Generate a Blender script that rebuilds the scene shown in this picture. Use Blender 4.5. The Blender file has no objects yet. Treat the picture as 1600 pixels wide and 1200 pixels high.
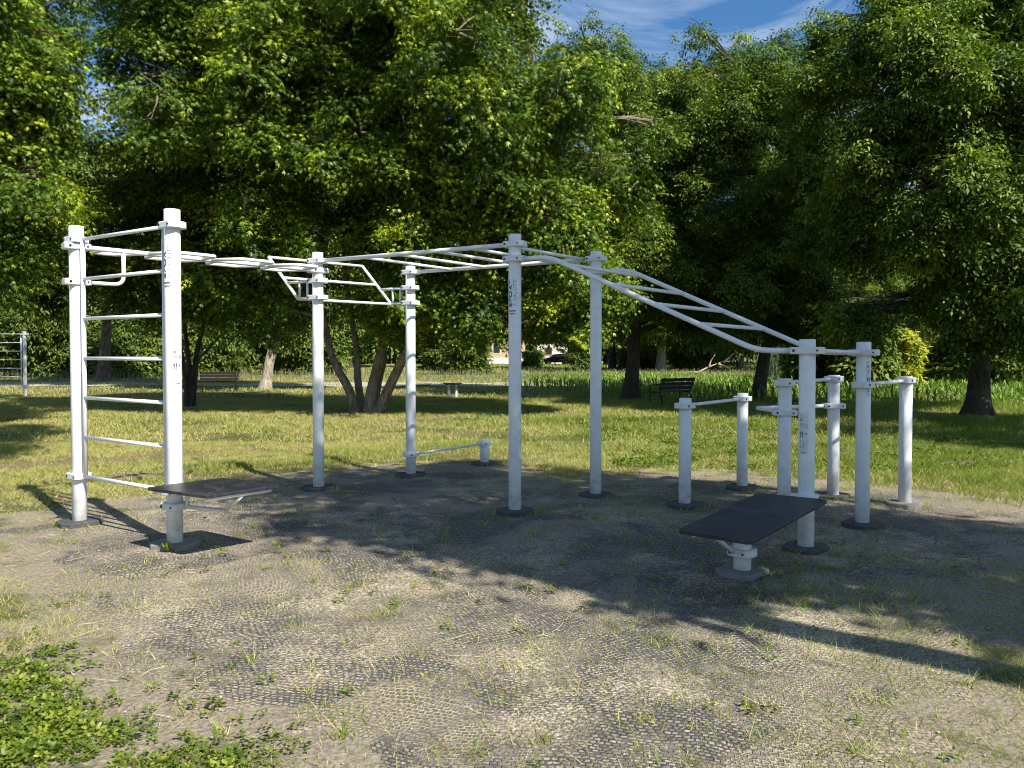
import bpy, math, random
import numpy as np
from mathutils import Vector, Matrix

random.seed(7)
RNG = np.random.default_rng(11)
SC = bpy.context.scene
COL = SC.collection
PI = math.pi

# ------------------------------------------------------------------ camera
CAM_H = 1.65
PITCH = math.radians(1.2)
cam_d = bpy.data.cameras.new('camera')
cam = bpy.data.objects.new('camera', cam_d)
COL.objects.link(cam)
cam.location = (0, 0, CAM_H)
cam.rotation_euler = (PI / 2 - PITCH, 0, 0)
cam_d.sensor_width = 36
cam_d.lens = 27
cam_d.shift_y = -24 / 1600
cam_d.clip_end = 2000
cam_d.clip_start = 0.05
SC.camera = cam


def P(x, y, z=0.05):
    """ground point (height z) seen at photo position x, y : used only to survey where things stand"""
    xc = (x - 800) / 1200
    yc = (576 - y) / 1200
    d = Vector((xc, math.cos(PITCH) + yc * math.sin(PITCH), -math.sin(PITCH) + yc * math.cos(PITCH)))
    t = (z - CAM_H) / d.z
    return Vector((d.x * t, d.y * t, z))


# ------------------------------------------------------------------ world and sun
SUN_EL = math.radians(45)
SUN_AZ = math.atan2(0.66, -0.75)          # compass angle from +Y towards +X
sun_vec = Vector((math.sin(SUN_AZ) * math.cos(SUN_EL), math.cos(SUN_AZ) * math.cos(SUN_EL), math.sin(SUN_EL)))
sd = bpy.data.lights.new('sun', 'SUN')
sd.energy = 5.0
sd.angle = math.radians(0.55)
sd.color = (1.0, 0.945, 0.85)
so = bpy.data.objects.new('sun', sd)
so.rotation_euler = (-sun_vec).to_track_quat('-Z', 'Y').to_euler()
so.location = sun_vec * 40
COL.objects.link(so)

world = bpy.data.worlds.new('World')
SC.world = world
world.use_nodes = True
wt = world.node_tree
wt.nodes.clear()


class NT:
    def __init__(self, tree):
        self.t = tree

    def n(self, typ, **kw):
        nd = self.t.nodes.new(typ)
        for k, v in kw.items():
            if k.startswith('i_'):
                key = k[2:]
                key = int(key) if key.isdigit() else key.replace('_', ' ')
                nd.inputs[key].default_value = v
            else:
                setattr(nd, k, v)
        return nd

    def l(self, a, b):
        self.t.links.new(a, b)

    def math(self, op, a, b=None, c=None, clamp=False):
        nd = self.n('ShaderNodeMath', operation=op, use_clamp=clamp)
        for i, v in enumerate((a, b, c)):
            if v is None:
                continue
            if isinstance(v, (int, float)):
                nd.inputs[i].default_value = v
            else:
                self.l(v, nd.inputs[i])
        return nd.outputs[0]

    def mix(self, f, a, b, blend='MIX'):
        nd = self.n('ShaderNodeMix', data_type='RGBA', blend_type=blend)
        for i, v in ((0, f), (6, a), (7, b)):
            if isinstance(v, (int, float)):
                nd.inputs[i].default_value = v
            elif isinstance(v, tuple):
                nd.inputs[i].default_value = (*v, 1) if len(v) == 3 else v
            else:
                self.l(v, nd.inputs[i])
        return nd.outputs[2]

    def noise(self, vec, scale, detail=4, rough=0.55, dist=0.0):
        nd = self.n('ShaderNodeTexNoise', i_Scale=scale, i_Detail=detail, i_Roughness=rough, i_Distortion=dist)
        if vec is not None:
            self.l(vec, nd.inputs['Vector'])
        return nd

    def ramp(self, fac, stops):
        nd = self.n('ShaderNodeValToRGB')
        cr = nd.color_ramp
        while len(cr.elements) < len(stops):
            cr.elements.new(0.5)
        for e, (p, c) in zip(cr.elements, stops):
            e.position = p
            e.color = (*c, 1) if len(c) == 3 else c
        self.l(fac, nd.inputs[0])
        return nd.outputs[0]

    def maprange(self, v, a, b, c=0.0, d=1.0):
        nd = self.n('ShaderNodeMapRange')
        nd.inputs[1].default_value = a
        nd.inputs[2].default_value = b
        nd.inputs[3].default_value = c
        nd.inputs[4].default_value = d
        self.l(v, nd.inputs[0])
        return nd.outputs[0]


W = NT(wt)
sky = W.n('ShaderNodeTexSky', sky_type='NISHITA', sun_disc=False, sun_elevation=SUN_EL, sun_rotation=SUN_AZ)
sky.altitude = 100
sky.air_density = 1.15
sky.dust_density = 0.3
sky.ozone_density = 5.0
tc = W.n('ShaderNodeTexCoord')
mp = W.n('ShaderNodeMapping')
mp.inputs['Scale'].default_value = (1.0, 1.0, 2.4)
mp.inputs['Rotation'].default_value = (0.0, 0.35, 0.5)
W.l(tc.outputs['Generated'], mp.inputs[0])
cn = W.noise(mp.outputs[0], 3.2, 8, 0.62, 0.8)
cl = W.maprange(cn.outputs[0], 0.47, 0.74, 0.0, 0.62)
hs_ = W.n('ShaderNodeHueSaturation', i_Saturation=1.2, i_Value=1.25)
W.l(sky.outputs[0], hs_.inputs['Color'])
skycol = W.mix(cl, hs_.outputs[0], (10.5, 11.2, 12.2))
bg = W.n('ShaderNodeBackground', i_Strength=0.060)
W.l(skycol, bg.inputs[0])
wo = W.n('ShaderNodeOutputWorld')
W.l(bg.outputs[0], wo.inputs[0])

SC.view_settings.view_transform = 'Standard'
SC.view_settings.look = 'None'
SC.view_settings.gamma = 1
SC.view_settings.exposure = 0.88
SC.view_settings.use_curve_mapping = False
SC.render.engine = 'CYCLES'
SC.cycles.max_bounces = 4
SC.cycles.diffuse_bounces = 2
SC.cycles.glossy_bounces = 2
SC.cycles.transmission_bounces = 3
SC.cycles.transparent_max_bounces = 4
SC.cycles.use_denoising = True
SC.cycles.pixel_filter_type = 'BLACKMAN_HARRIS'
SC.cycles.filter_width = 1.0
SC.cycles.sample_clamp_indirect = 3.0


# ------------------------------------------------------------------ materials
def new_mat(name):
    m = bpy.data.materials.new(name)
    m.use_nodes = True
    m.node_tree.nodes.clear()
    n = NT(m.node_tree)
    out = n.n('ShaderNodeOutputMaterial')
    bs = n.n('ShaderNodeBsdfPrincipled')
    n.l(bs.outputs[0], out.inputs[0])
    return m, n, bs, out


def simple(name, col, rough=0.5, metal=0.0, var=0.15, scale=6.0, bump=0.0, bscale=40.0, spec=0.5):
    m, n, bs, out = new_mat(name)
    geo = n.n('ShaderNodeNewGeometry')
    nz = n.noise(geo.outputs['Position'], scale, 5, 0.6)
    c1 = tuple(c * (1 - var) for c in col)
    c2 = tuple(min(1, c * (1 + var)) for c in col)
    n.l(n.mix(nz.outputs[0], c1, c2), bs.inputs['Base Color'])
    bs.inputs['Roughness'].default_value = rough
    bs.inputs['Metallic'].default_value = metal
    bs.inputs['Specular IOR Level'].default_value = spec
    if bump:
        nb = n.noise(geo.outputs['Position'], bscale, 4, 0.6)
        b = n.n('ShaderNodeBump', i_Strength=bump, i_Distance=0.01)
        n.l(nb.outputs[0], b.inputs['Height'])
        n.l(b.outputs[0], bs.inputs['Normal'])
    return m


def paint_mat():
    m, n, bs, out = new_mat('white_powder_coat')
    geo = n.n('ShaderNodeNewGeometry')
    pos = geo.outputs['Position']
    sep = n.n('ShaderNodeSeparateXYZ')
    n.l(pos, sep.inputs[0])
    low = n.maprange(sep.outputs[2], 0.05, 0.45, 1.0, 0.0)
    nz = n.noise(pos, 9, 6, 0.65)
    sp = n.noise(pos, 90, 2, 0.5)
    spots = n.maprange(sp.outputs[0], 0.64, 0.72, 0.0, 1.0)
    dirt = n.math('MULTIPLY', n.math('MULTIPLY', low, 0.75), n.maprange(nz.outputs[0], 0.3, 0.7, 0.1, 1.0))
    dirt = n.math('ADD', dirt, n.math('MULTIPLY', n.maprange(nz.outputs[0], 0.45, 0.75, 0, 1), 0.22), clamp=True)
    dirt = n.math('ADD', dirt, n.math('MULTIPLY', n.math('MULTIPLY', spots, n.math('ADD', low, 0.12)), 0.5), clamp=True)
    c = n.mix(dirt, (0.78, 0.79, 0.79), (0.34, 0.31, 0.26))
    n.l(c, bs.inputs['Base Color'])
    bs.inputs['Roughness'].default_value = 0.42
    b = n.n('ShaderNodeBump', i_Strength=0.12, i_Distance=0.002)
    nb = n.noise(pos, 220, 2, 0.5)
    n.l(nb.outputs[0], b.inputs['Height'])
    n.l(b.outputs[0], bs.inputs['Normal'])
    return m


def leaf_mat(name, dark, mid, young, trans=0.32, rough=0.42):
    m, n, bs, out = new_mat(name)
    at = n.n('ShaderNodeAttribute', attribute_name='tint')
    c = n.ramp(at.outputs['Fac'], [(0.0, dark), (0.55, mid), (1.0, young)])
    n.l(c, bs.inputs['Base Color'])
    bs.inputs['Roughness'].default_value = rough
    bs.inputs['Specular IOR Level'].default_value = 0.3
    tr = n.n('ShaderNodeBsdfTranslucent')
    c2 = n.mix(1.0, c, (1.25, 1.5, 0.45), 'MULTIPLY')
    n.l(c2, tr.inputs[0])
    mx = n.n('ShaderNodeMixShader')
    mx.inputs[0].default_value = trans
    n.l(bs.outputs[0], mx.inputs[1])
    n.l(tr.outputs[0], mx.inputs[2])
    n.l(mx.outputs[0], out.inputs[0])
    return m


def bark_mat(name, c1, c2):
    m, n, bs, out = new_mat(name)
    geo = n.n('ShaderNodeNewGeometry')
    mpn = n.n('ShaderNodeMapping')
    mpn.inputs['Scale'].default_value = (1, 1, 0.28)
    n.l(geo.outputs['Position'], mpn.inputs[0])
    nz = n.noise(mpn.outputs[0], 14, 7, 0.68, 0.6)
    n2 = n.noise(geo.outputs['Position'], 2.2, 4, 0.6)
    f = n.maprange(nz.outputs[0], 0.36, 0.62)
    c = n.mix(f, c1, c2)
    c = n.mix(n.maprange(n2.outputs[0], 0.5, 0.72, 0, 0.5), c, tuple(min(1, x * 1.5) for x in c2))
    n.l(c, bs.inputs['Base Color'])
    bs.inputs['Roughness'].default_value = 0.9
    b = n.n('ShaderNodeBump', i_Strength=1.0, i_Distance=0.09)
    n.l(nz.outputs[0], b.inputs['Height'])
    n.l(b.outputs[0], bs.inputs['Normal'])
    return m


def ground_mat():
    """soil, dry thatch and worn turf"""
    m, n, bs, out = new_mat('park_soil')
    geo = n.n('ShaderNodeNewGeometry')
    pos = geo.outputs['Position']
    big = n.noise(pos, 0.28, 5, 0.6, 0.4)
    mid = n.noise(pos, 1.7, 6, 0.65)
    fine = n.noise(pos, 38, 5, 0.7)
    green = n.ramp(fine.outputs[0], [(0.3, (0.035, 0.05, 0.012)), (0.6, (0.10, 0.125, 0.028)), (0.8, (0.19, 0.19, 0.06))])
    dry = n.ramp(fine.outputs[0], [(0.3, (0.09, 0.065, 0.035)), (0.55, (0.21, 0.165, 0.085)), (0.8, (0.36, 0.29, 0.16))])
    f = n.math('ADD', n.math('MULTIPLY', big.outputs[0], 0.6), n.math('MULTIPLY', mid.outputs[0], 0.4))
    c = n.mix(n.maprange(f, 0.44, 0.56), green, dry)
    sep = n.n('ShaderNodeSeparateXYZ')
    n.l(pos, sep.inputs[0])
    # near the mat the turf is worn to sandy soil
    at = n.n('ShaderNodeAttribute', attribute_name='worn')
    sand = n.ramp(fine.outputs[0], [(0.28, (0.13, 0.105, 0.075)), (0.55, (0.30, 0.255, 0.19)), (0.8, (0.46, 0.40, 0.31))])
    wf = n.math('ADD', at.outputs['Fac'], n.math('MULTIPLY', n.math('SUBTRACT', mid.outputs[0], 0.5), 1.6))
    c = n.mix(n.maprange(wf, 0.42, 0.66), c, sand)
    n.l(c, bs.inputs['Base Color'])
    bs.inputs['Roughness'].default_value = 0.95
    bs.inputs['Specular IOR Level'].default_value = 0.15
    b = n.n('ShaderNodeBump', i_Strength=0.8, i_Distance=0.03)
    n.l(fine.outputs[0], b.inputs['Height'])
    n.l(b.outputs[0], bs.inputs['Normal'])
    return m


def mat_mat():
    """perforated rubber matting half filled with sand, irregularly buried"""
    m, n, bs, out = new_mat('rubber_ring_mat')
    geo = n.n('ShaderNodeNewGeometry')
    pos = geo.outputs['Position']
    w1 = n.noise(pos, 0.55, 3, 0.5)
    w2 = n.noise(pos, 3.0, 3, 0.5)
    vm = n.n('ShaderNodeVectorMath', operation='SCALE')
    n.l(w1.outputs['Color'], vm.inputs[0])
    vm.inputs['Scale'].default_value = 0.55
    vm2 = n.n('ShaderNodeVectorMath', operation='SCALE')
    n.l(w2.outputs['Color'], vm2.inputs[0])
    vm2.inputs['Scale'].default_value = 0.09
    va = n.n('ShaderNodeVectorMath', operation='ADD')
    n.l(pos, va.inputs[0])
    n.l(vm.outputs[0], va.inputs[1])
    vb = n.n('ShaderNodeVectorMath', operation='ADD')
    n.l(va.outputs[0], vb.inputs[0])
    n.l(vm2.outputs[0], vb.inputs[1])
    rot = n.n('ShaderNodeMapping')
    rot.inputs['Rotation'].default_value = (0, 0, 0.22)
    n.l(vb.outputs[0], rot.inputs[0])
    br = n.n('ShaderNodeTexBrick', offset=0.5, offset_frequency=2, squash=1.0)
    n.l(rot.outputs[0], br.inputs['Vector'])
    br.inputs['Scale'].default_value = 1.0
    br.inputs['Mortar Size'].default_value = 0.0052
    br.inputs['Mortar Smooth'].default_value = 0.55
    br.inputs['Brick Width'].default_value = 0.031
    br.inputs['Row Height'].default_value = 0.024
    br.inputs['Color1'].default_value = (0.2, 0.2, 0.2, 1)
    br.inputs['Color2'].default_value = (1, 1, 1, 1)
    br.inputs['Mortar'].default_value = (0, 0, 0, 1)
    mort = br.outputs['Fac']
    cellrnd = br.outputs['Color']
    a = n.noise(pos, 0.75, 6, 0.62, 0.5)
    b_ = n.noise(pos, 2.3, 5, 0.65, 0.3)
    fine = n.noise(pos, 55, 4, 0.7)
    tiny = n.noise(pos, 190, 2, 0.6)
    sand = n.ramp(fine.outputs[0], [(0.30, (0.17, 0.145, 0.105)), (0.52, (0.43, 0.365, 0.255)), (0.72, (0.68, 0.59, 0.44))])
    soil = n.ramp(fine.outputs[0], [(0.3, (0.055, 0.045, 0.035)), (0.6, (0.15, 0.125, 0.095)), (0.8, (0.27, 0.23, 0.18))])
    rubber = n.ramp(tiny.outputs[0], [(0.3, (0.022, 0.025, 0.032)), (0.7, (0.115, 0.115, 0.115))])
    ash = n.ramp(fine.outputs[0], [(0.3, (0.07, 0.066, 0.06)), (0.6, (0.19, 0.175, 0.15)), (0.8, (0.36, 0.33, 0.28))])
    mixn = n.math('ADD', n.math('MULTIPLY', a.outputs[0], 0.62), n.math('MULTIPLY', b_.outputs[0], 0.38))
    # three states: clean dark rubber with sandy holes / pale dusty rims with dark holes / buried in sand
    cn_ = n.noise(pos, 1.15, 5, 0.6, 0.4)
    state = n.maprange(cn_.outputs[0], 0.46, 0.58)
    cellfill = n.mix(n.maprange(cellrnd, 0.3, 0.95), soil, sand)
    s1 = n.mix(mort, n.mix(0.45, cellfill, ash), rubber)
    s2 = n.mix(mort, n.mix(0.35, soil, ash), sand)
    c = n.mix(state, s1, s2)
    bury = n.maprange(n.math('ADD', mixn, n.math('MULTIPLY', n.math('SUBTRACT', fine.outputs[0], 0.5), 0.45)), 0.49, 0.63)
    bury2 = n.math('MULTIPLY', bury, n.maprange(tiny.outputs[0], 0.25, 0.6, 0.62, 1.0))
    c = n.mix(bury2, c, sand)
    # brown dead moss and thatch blots
    th = n.noise(pos, 4.2, 6, 0.7, 0.6)
    c = n.mix(n.maprange(th.outputs[0], 0.58, 0.68, 0, 0.85), c, n.ramp(fine.outputs[0], [(0.3, (0.07, 0.05, 0.028)), (0.7, (0.24, 0.18, 0.09))]))
    at = n.n('ShaderNodeAttribute', attribute_name='edge')
    ef = n.math('ADD', at.outputs['Fac'], n.math('MULTIPLY', n.math('SUBTRACT', b_.outputs[0], 0.5), 2.6))
    c = n.mix(n.maprange(ef, 0.45, 0.62), c, n.mix(0.5, sand, soil))
    n.l(c, bs.inputs['Base Color'])
    bs.inputs['Roughness'].default_value = 0.85
    bs.inputs['Specular IOR Level'].default_value = 0.25
    inv = n.math('MULTIPLY', n.math('SUBTRACT', 1.0, bury), mort)
    h = n.math('ADD', n.math('MULTIPLY', inv, 1.0), n.math('MULTIPLY', fine.outputs[0], 0.35))
    bp = n.n('ShaderNodeBump', i_Strength=1.0, i_Distance=0.010)
    n.l(h, bp.inputs['Height'])
    n.l(bp.outputs[0], bs.inputs['Normal'])
    return m


M = {}
M['white'] = paint_mat()
M['clamp'] = simple('grey_white_clamp', (0.68, 0.70, 0.71), 0.4, 0, 0.06, 30)
M['screw'] = simple('worn_screw', (0.22, 0.22, 0.22), 0.5, 0.5)
M['bolt'] = simple('dark_bolt', (0.03, 0.03, 0.035), 0.35, 0.6)
M['rubber'] = simple('dark_rubber', (0.06, 0.06, 0.062), 0.8, 0, 0.7, 11, 0.5, 120)
M['oldrubber'] = simple('sun_bleached_rubber', (0.22, 0.21, 0.19), 0.85, 0, 0.3, 14, 0.5, 120)
def board_mat():
    m, n, bs, out = new_mat('black_phenolic_board')
    geo = n.n('ShaderNodeNewGeometry')
    pos = geo.outputs['Position']
    a = n.noise(pos, 3.5, 8, 0.7, 1.2)
    b = n.noise(pos, 45, 5, 0.7)
    st_ = n.n('ShaderNodeMapping')
    st_.inputs['Scale'].default_value = (2, 60, 2)
    st_.inputs['Rotation'].default_value = (0, 0, .5)
    n.l(pos, st_.inputs[0])
    sc_ = n.noise(st_.outputs[0], 2.0, 3, 0.6)
    d = n.math('MULTIPLY', n.maprange(a.outputs[0], 0.48, 0.7), n.maprange(b.outputs[0], 0.35, 0.65))
    d = n.math('ADD', n.math('MULTIPLY', d, 0.55), n.math('MULTIPLY', n.maprange(sc_.outputs[0], 0.66, 0.72), 0.35), clamp=True)
    n.l(n.mix(d, (0.016, 0.018, 0.024), (0.17, 0.16, 0.14)), bs.inputs['Base Color'])
    n.l(n.maprange(d, 0, 1, 0.42, 0.85), bs.inputs['Roughness'])
    bp = n.n('ShaderNodeBump', i_Strength=0.2, i_Distance=0.002)
    n.l(b.outputs[0], bp.inputs['Height'])
    n.l(bp.outputs[0], bs.inputs['Normal'])
    return m


M['board'] = board_mat()
M['ink'] = simple('dark_lettering', (0.07, 0.075, 0.085), 0.6)
M['greyink'] = simple('grey_lettering', (0.22, 0.24, 0.26), 0.6)
M['sticker'] = simple('pale_sticker', (0.62, 0.65, 0.68), 0.4, 0, 0.03)
M['wood_dark'] = simple('dark_bench_timber', (0.03, 0.026, 0.022), 0.6, 0, 0.3)
M['iron'] = simple('black_iron', (0.02, 0.02, 0.02), 0.5, 0.3)
M['ochre'] = simple('ochre_render', (0.52, 0.39, 0.21), 0.9, 0, 0.1, 0.8)
M['whitewall'] = simple('cream_render', (0.72, 0.68, 0.58), 0.9, 0, 0.08, 0.8)
M['rooftile'] = simple('weathered_roof_tile', (0.20, 0.15, 0.12), 0.9, 0, 0.35, 2.5, 0.6, 9)
M['brick'] = simple('red_brick', (0.42, 0.16, 0.10), 0.9, 0, 0.3, 5)
M['glass'] = simple('dark_window_glass', (0.03, 0.035, 0.04), 0.1)
M['carpaint'] = simple('black_car_paint', (0.012, 0.012, 0.014), 0.18)
M['tyre'] = simple('tyre_rubber', (0.02, 0.02, 0.02), 0.85)
M['rim'] = simple('alloy_rim', (0.4, 0.4, 0.42), 0.35, 0.8)
M['lampglass'] = simple('tail_lamp_red', (0.4, 0.02, 0.02), 0.2)
M['skin'] = simple('skin', (0.50, 0.33, 0.25), 0.6, 0, 0.05)
M['shirt'] = simple('pale_blue_shirt', (0.30, 0.42, 0.62), 0.85, 0, 0.1)
M['trousers'] = simple('dark_trousers', (0.03, 0.035, 0.055), 0.85, 0, 0.1)
M['hair'] = simple('dark_hair', (0.03, 0.02, 0.015), 0.7)
M['gravel'] = simple('pale_gravel', (0.36, 0.34, 0.31), 0.95, 0, 0.25, 12, 0.6, 60)
M['asphalt'] = simple('grey_asphalt', (0.13, 0.13, 0.13), 0.9, 0, 0.15, 3)
M['bark'] = bark_mat('brown_bark', (0.055, 0.042, 0.03), (0.24, 0.185, 0.125))
M['bark_maple'] = bark_mat('yellowish_maple_bark', (0.10, 0.08, 0.055), (0.34, 0.28, 0.19))
M['bark_dark'] = bark_mat('dark_bark', (0.022, 0.018, 0.014), (0.095, 0.075, 0.055))
M['bark_pale'] = bark_mat('pale_bark', (0.14, 0.115, 0.085), (0.44, 0.37, 0.29))
M['maple'] = leaf_mat('maple_leaves', (0.015, 0.040, 0.007), (0.082, 0.150, 0.012), (0.44, 0.50, 0.025), 0.23)
M['walnut'] = leaf_mat('walnut_leaves', (0.015, 0.038, 0.008), (0.078, 0.135, 0.014), (0.30, 0.37, 0.035), 0.22, 0.6)
M['far'] = leaf_mat('far_leaves', (0.022, 0.048, 0.009), (0.075, 0.120, 0.018), (0.20, 0.25, 0.035), 0.2, 0.6)
M['yellowleaf'] = leaf_mat('yellow_leaves', (0.10, 0.14, 0.02), (0.28, 0.31, 0.03), (0.50, 0.48, 0.06), 0.3, 0.5)
M['grass'] = leaf_mat('grass_blades', (0.06, 0.12, 0.014), (0.20, 0.27, 0.028), (0.50, 0.42, 0.18), 0.25, 0.6)
M['weed'] = leaf_mat('weed_leaves', (0.04, 0.085, 0.012), (0.14, 0.20, 0.020), (0.32, 0.33, 0.04), 0.3, 0.45)
M['crop'] = leaf_mat('crop_leaves', (0.06, 0.13, 0.018), (0.18, 0.30, 0.04), (0.34, 0.42, 0.10), 0.25, 0.45)
M['reed'] = leaf_mat('reed_leaves', (0.05, 0.085, 0.035), (0.13, 0.17, 0.08), (0.36, 0.31, 0.18), 0.2, 0.6)
M['straw'] = simple('dry_straw', (0.52, 0.43, 0.26), 0.8)
M['deadwood'] = simple('pale_dead_wood', (0.42, 0.34, 0.24), 0.9, 0, 0.3)
M['stone'] = simple('pebbles', (0.40, 0.38, 0.35), 0.9, 0, 0.4, 20)
M['soilmound'] = simple('dug_soil', (0.12, 0.09, 0.065), 0.95, 0, 0.4, 20, 0.6, 50)
M['ground'] = ground_mat()
M['matting'] = mat_mat()


# ------------------------------------------------------------------ object helpers
def tag(o, label=None, cat=None, group=None, kind=None):
    if label:
        o['label'] = label
    if cat:
        o['category'] = cat
    if group:
        o['group'] = group
    if kind:
        o['kind'] = kind
    return o


def empty(name, loc=(0, 0, 0), rz=0.0, **kw):
    o = bpy.data.objects.new(name, None)
    o.location = loc
    o.rotation_euler = (0, 0, rz)
    o.empty_display_size = 0.2
    COL.objects.link(o)
    return tag(o, **kw)


class MB:
    """collects boxes, tubes and prisms; build() links them as ONE mesh object"""

    def __init__(self):
        self.v, self.f, self.sm = [], [], []

    def add(self, verts, faces, smooth=False):
        b = len(self.v)
        self.v += [tuple(v) for v in verts]
        self.f += [tuple(i + b for i in f) for f in faces]
        self.sm += [smooth] * len(faces)
        return self

    def box(self, c, s, rz=0.0, rx=0.0, ry=0.0):
        R = Matrix.Rotation(rz, 3, 'Z') @ Matrix.Rotation(ry, 3, 'Y') @ Matrix.Rotation(rx, 3, 'X')
        vs = [Vector(c) + R @ Vector((x * s[0] / 2, y * s[1] / 2, z * s[2] / 2)) for z in (-1, 1) for y in (-1, 1) for x in (-1, 1)]
        return self.add(vs, [(0, 2, 3, 1), (4, 5, 7, 6), (0, 1, 5, 4), (2, 6, 7, 3), (0, 4, 6, 2), (1, 3, 7, 5)])

    def tube(self, pts, r, n=14, caps=True, smooth=True, wob=0.0, seed=0):
        pts = [Vector(p) for p in pts]
        rs = r if isinstance(r, (list, tuple)) else [r] * len(pts)
        rnd = random.Random(seed)
        ph = [rnd.random() * 6.28 for _ in range(3)]
        t0 = (pts[1] - pts[0]).normalized()
        ref = Vector((0, 0, 1)) if abs(t0.z) < 0.9 else Vector((1, 0, 0))
        nrm = t0.cross(ref).normalized()
        base = len(self.v)
        for i, p in enumerate(pts):
            if i == 0:
                t = t0
            elif i == len(pts) - 1:
                t = (pts[i] - pts[i - 1]).normalized()
            else:
                t = ((pts[i] - pts[i - 1]).normalized() + (pts[i + 1] - pts[i]).normalized()).normalized()
            nrm = (nrm - t * nrm.dot(t)).normalized()
            bi = t.cross(nrm)
            for k in range(n):
                a = 2 * PI * k / n
                rr = rs[i]
                if wob:
                    rr *= 1 + wob * (math.sin(3 * a + ph[0] + i * .4) + .6 * math.sin(5 * a + ph[1] - i * .3) + .5 * math.sin(2 * a + ph[2] + i * .9))
                self.v.append(tuple(p + (nrm * math.cos(a) + bi * math.sin(a)) * rr))
        for i in range(len(pts) - 1):
            for k in range(n):
                a, b = base + i * n + k, base + i * n + (k + 1) % n
                self.f.append((a, b, b + n, a + n))
                self.sm.append(smooth)
        if caps:
            self.f.append(tuple(base + k for k in range(n))[::-1])
            self.f.append(tuple(base + (len(pts) - 1) * n + k for k in range(n)))
            self.sm += [False, False]
        return self

    def prism(self, outline, z0, z1, chamfer=0.0, M4=None):
        """extruded outline (list of xy), top edge optionally chamfered"""
        n = len(outline)
        cx = sum(p[0] for p in outline) / n
        cy = sum(p[1] for p in outline) / n

        def ins(p, d):
            v = Vector((p[0] - cx, p[1] - cy))
            l = v.length
            v = v * ((l - d) / l)
            return (cx + v.x, cy + v.y)
        rings = []
        if chamfer:
            rings.append([(*ins(p, chamfer), z0) for p in outline])
            rings.append([(p[0], p[1], z0 + chamfer) for p in outline])
            rings.append([(p[0], p[1], z1 - chamfer) for p in outline])
            rings.append([(*ins(p, chamfer), z1) for p in outline])
        else:
            rings = [[(p[0], p[1], z0) for p in outline], [(p[0], p[1], z1) for p in outline]]
        vs = [Vector(v) for r in rings for v in r]
        if M4 is not None:
            vs = [M4 @ v for v in vs]
        fs = []
        for i in range(len(rings) - 1):
            for k in range(n):
                a, b = i * n + k, i * n + (k + 1) % n
                fs.append((a, b, b + n, a + n))
        fs.append(tuple(range(n))[::-1])
        fs.append(tuple((len(rings) - 1) * n + k for k in range(n)))
        return self.add(vs, fs)

    def build(self, name, mat, parent=None, origin=None, **kw):
        me = bpy.data.meshes.new(name)
        o = Vector(origin) if origin is not None else Vector((0, 0, 0))
        me.from_pydata([tuple(Vector(v) - o) for v in self.v], [], self.f)
        me.polygons.foreach_set('use_smooth', self.sm)
        me.materials.append(mat)
        me.update()
        ob = bpy.data.objects.new(name, me)
        ob.location = o
        COL.objects.link(ob)
        if parent is not None:
            ob.parent = parent
        return tag(ob, **kw)


def arr_mesh(name, verts, nper, mat, tint=None, parent=None, smooth=False, **kw):
    """verts (N,3) laid out as consecutive polygons of nper corners"""
    verts = np.ascontiguousarray(verts, dtype=np.float32).reshape(-1, 3)
    nv = len(verts)
    nf = nv // nper
    me = bpy.data.meshes.new(name)
    me.vertices.add(nv)
    me.vertices.foreach_set('co', verts.ravel())
    me.loops.add(nv)
    me.loops.foreach_set('vertex_index', np.arange(nv, dtype=np.int32))
    me.polygons.add(nf)
    me.polygons.foreach_set('loop_start', np.arange(0, nv, nper, dtype=np.int32))
    me.polygons.foreach_set('loop_total', np.full(nf, nper, dtype=np.int32))
    if tint is not None:
        at = me.attributes.new('tint', 'FLOAT', 'POINT')
        at.data.foreach_set('value', np.ascontiguousarray(tint, dtype=np.float32))
    me.materials.append(mat)
    me.update(calc_edges=True)
    ob = bpy.data.objects.new(name, me)
    COL.objects.link(ob)
    if parent is not None:
        ob.parent = parent
    return tag(ob, **kw)


def copy_tree(o, parent=None, loc=None, rz=None, scale=None, **kw):
    c = o.copy()
    COL.objects.link(c)
    if parent is not None:
        c.parent = parent
    if loc is not None:
        c.location = loc
    if rz is not None:
        c.rotation_euler = (0, 0, rz)
    if scale is not None:
        c.scale = scale
    tag(c, **kw)
    for ch in list(o.children):
        copy_tree(ch, c)
    return c


def vnoise(x, y, seed=0):
    """cheap smooth pseudo noise, about -1..1"""
    s = seed * 1.7
    return (np.sin(x * 1.3 + 2.1 * np.sin(y * .7 + s) + s) * .5 + np.sin(y * 1.7 + 1.6 * np.sin(x * .9 - s) + 2 * s) * .3
            + np.sin(x * 3.1 - y * 2.3 + s * 3 + 1.2 * np.sin(y * 2.1)) * .2)


# ------------------------------------------------------------------ the ground
# outline of the matting, metres
MAT_POLY = [(-4.9, 7.5), (-4.5, 8.2), (-3.7, 8.9), (-2.9, 10.3), (-1.8, 11.0), (-0.6, 11.1), (0.7, 10.0), (1.9, 10.3), (3.2, 10.2), (4.4, 9.3),
            (5.2, 8.6), (5.3, 7.6), (4.6, 6.4), (3.6, 5.4), (2.5, 4.3), (2.0, 3.4), (1.65, 2.2), (0.4, 1.4), (-0.35, 2.3), (-0.85, 3.05), (-1.6, 3.6),
            (-2.3, 4.15), (-2.8, 4.9), (-3.5, 5.6), (-4.6, 6.6)]


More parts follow.
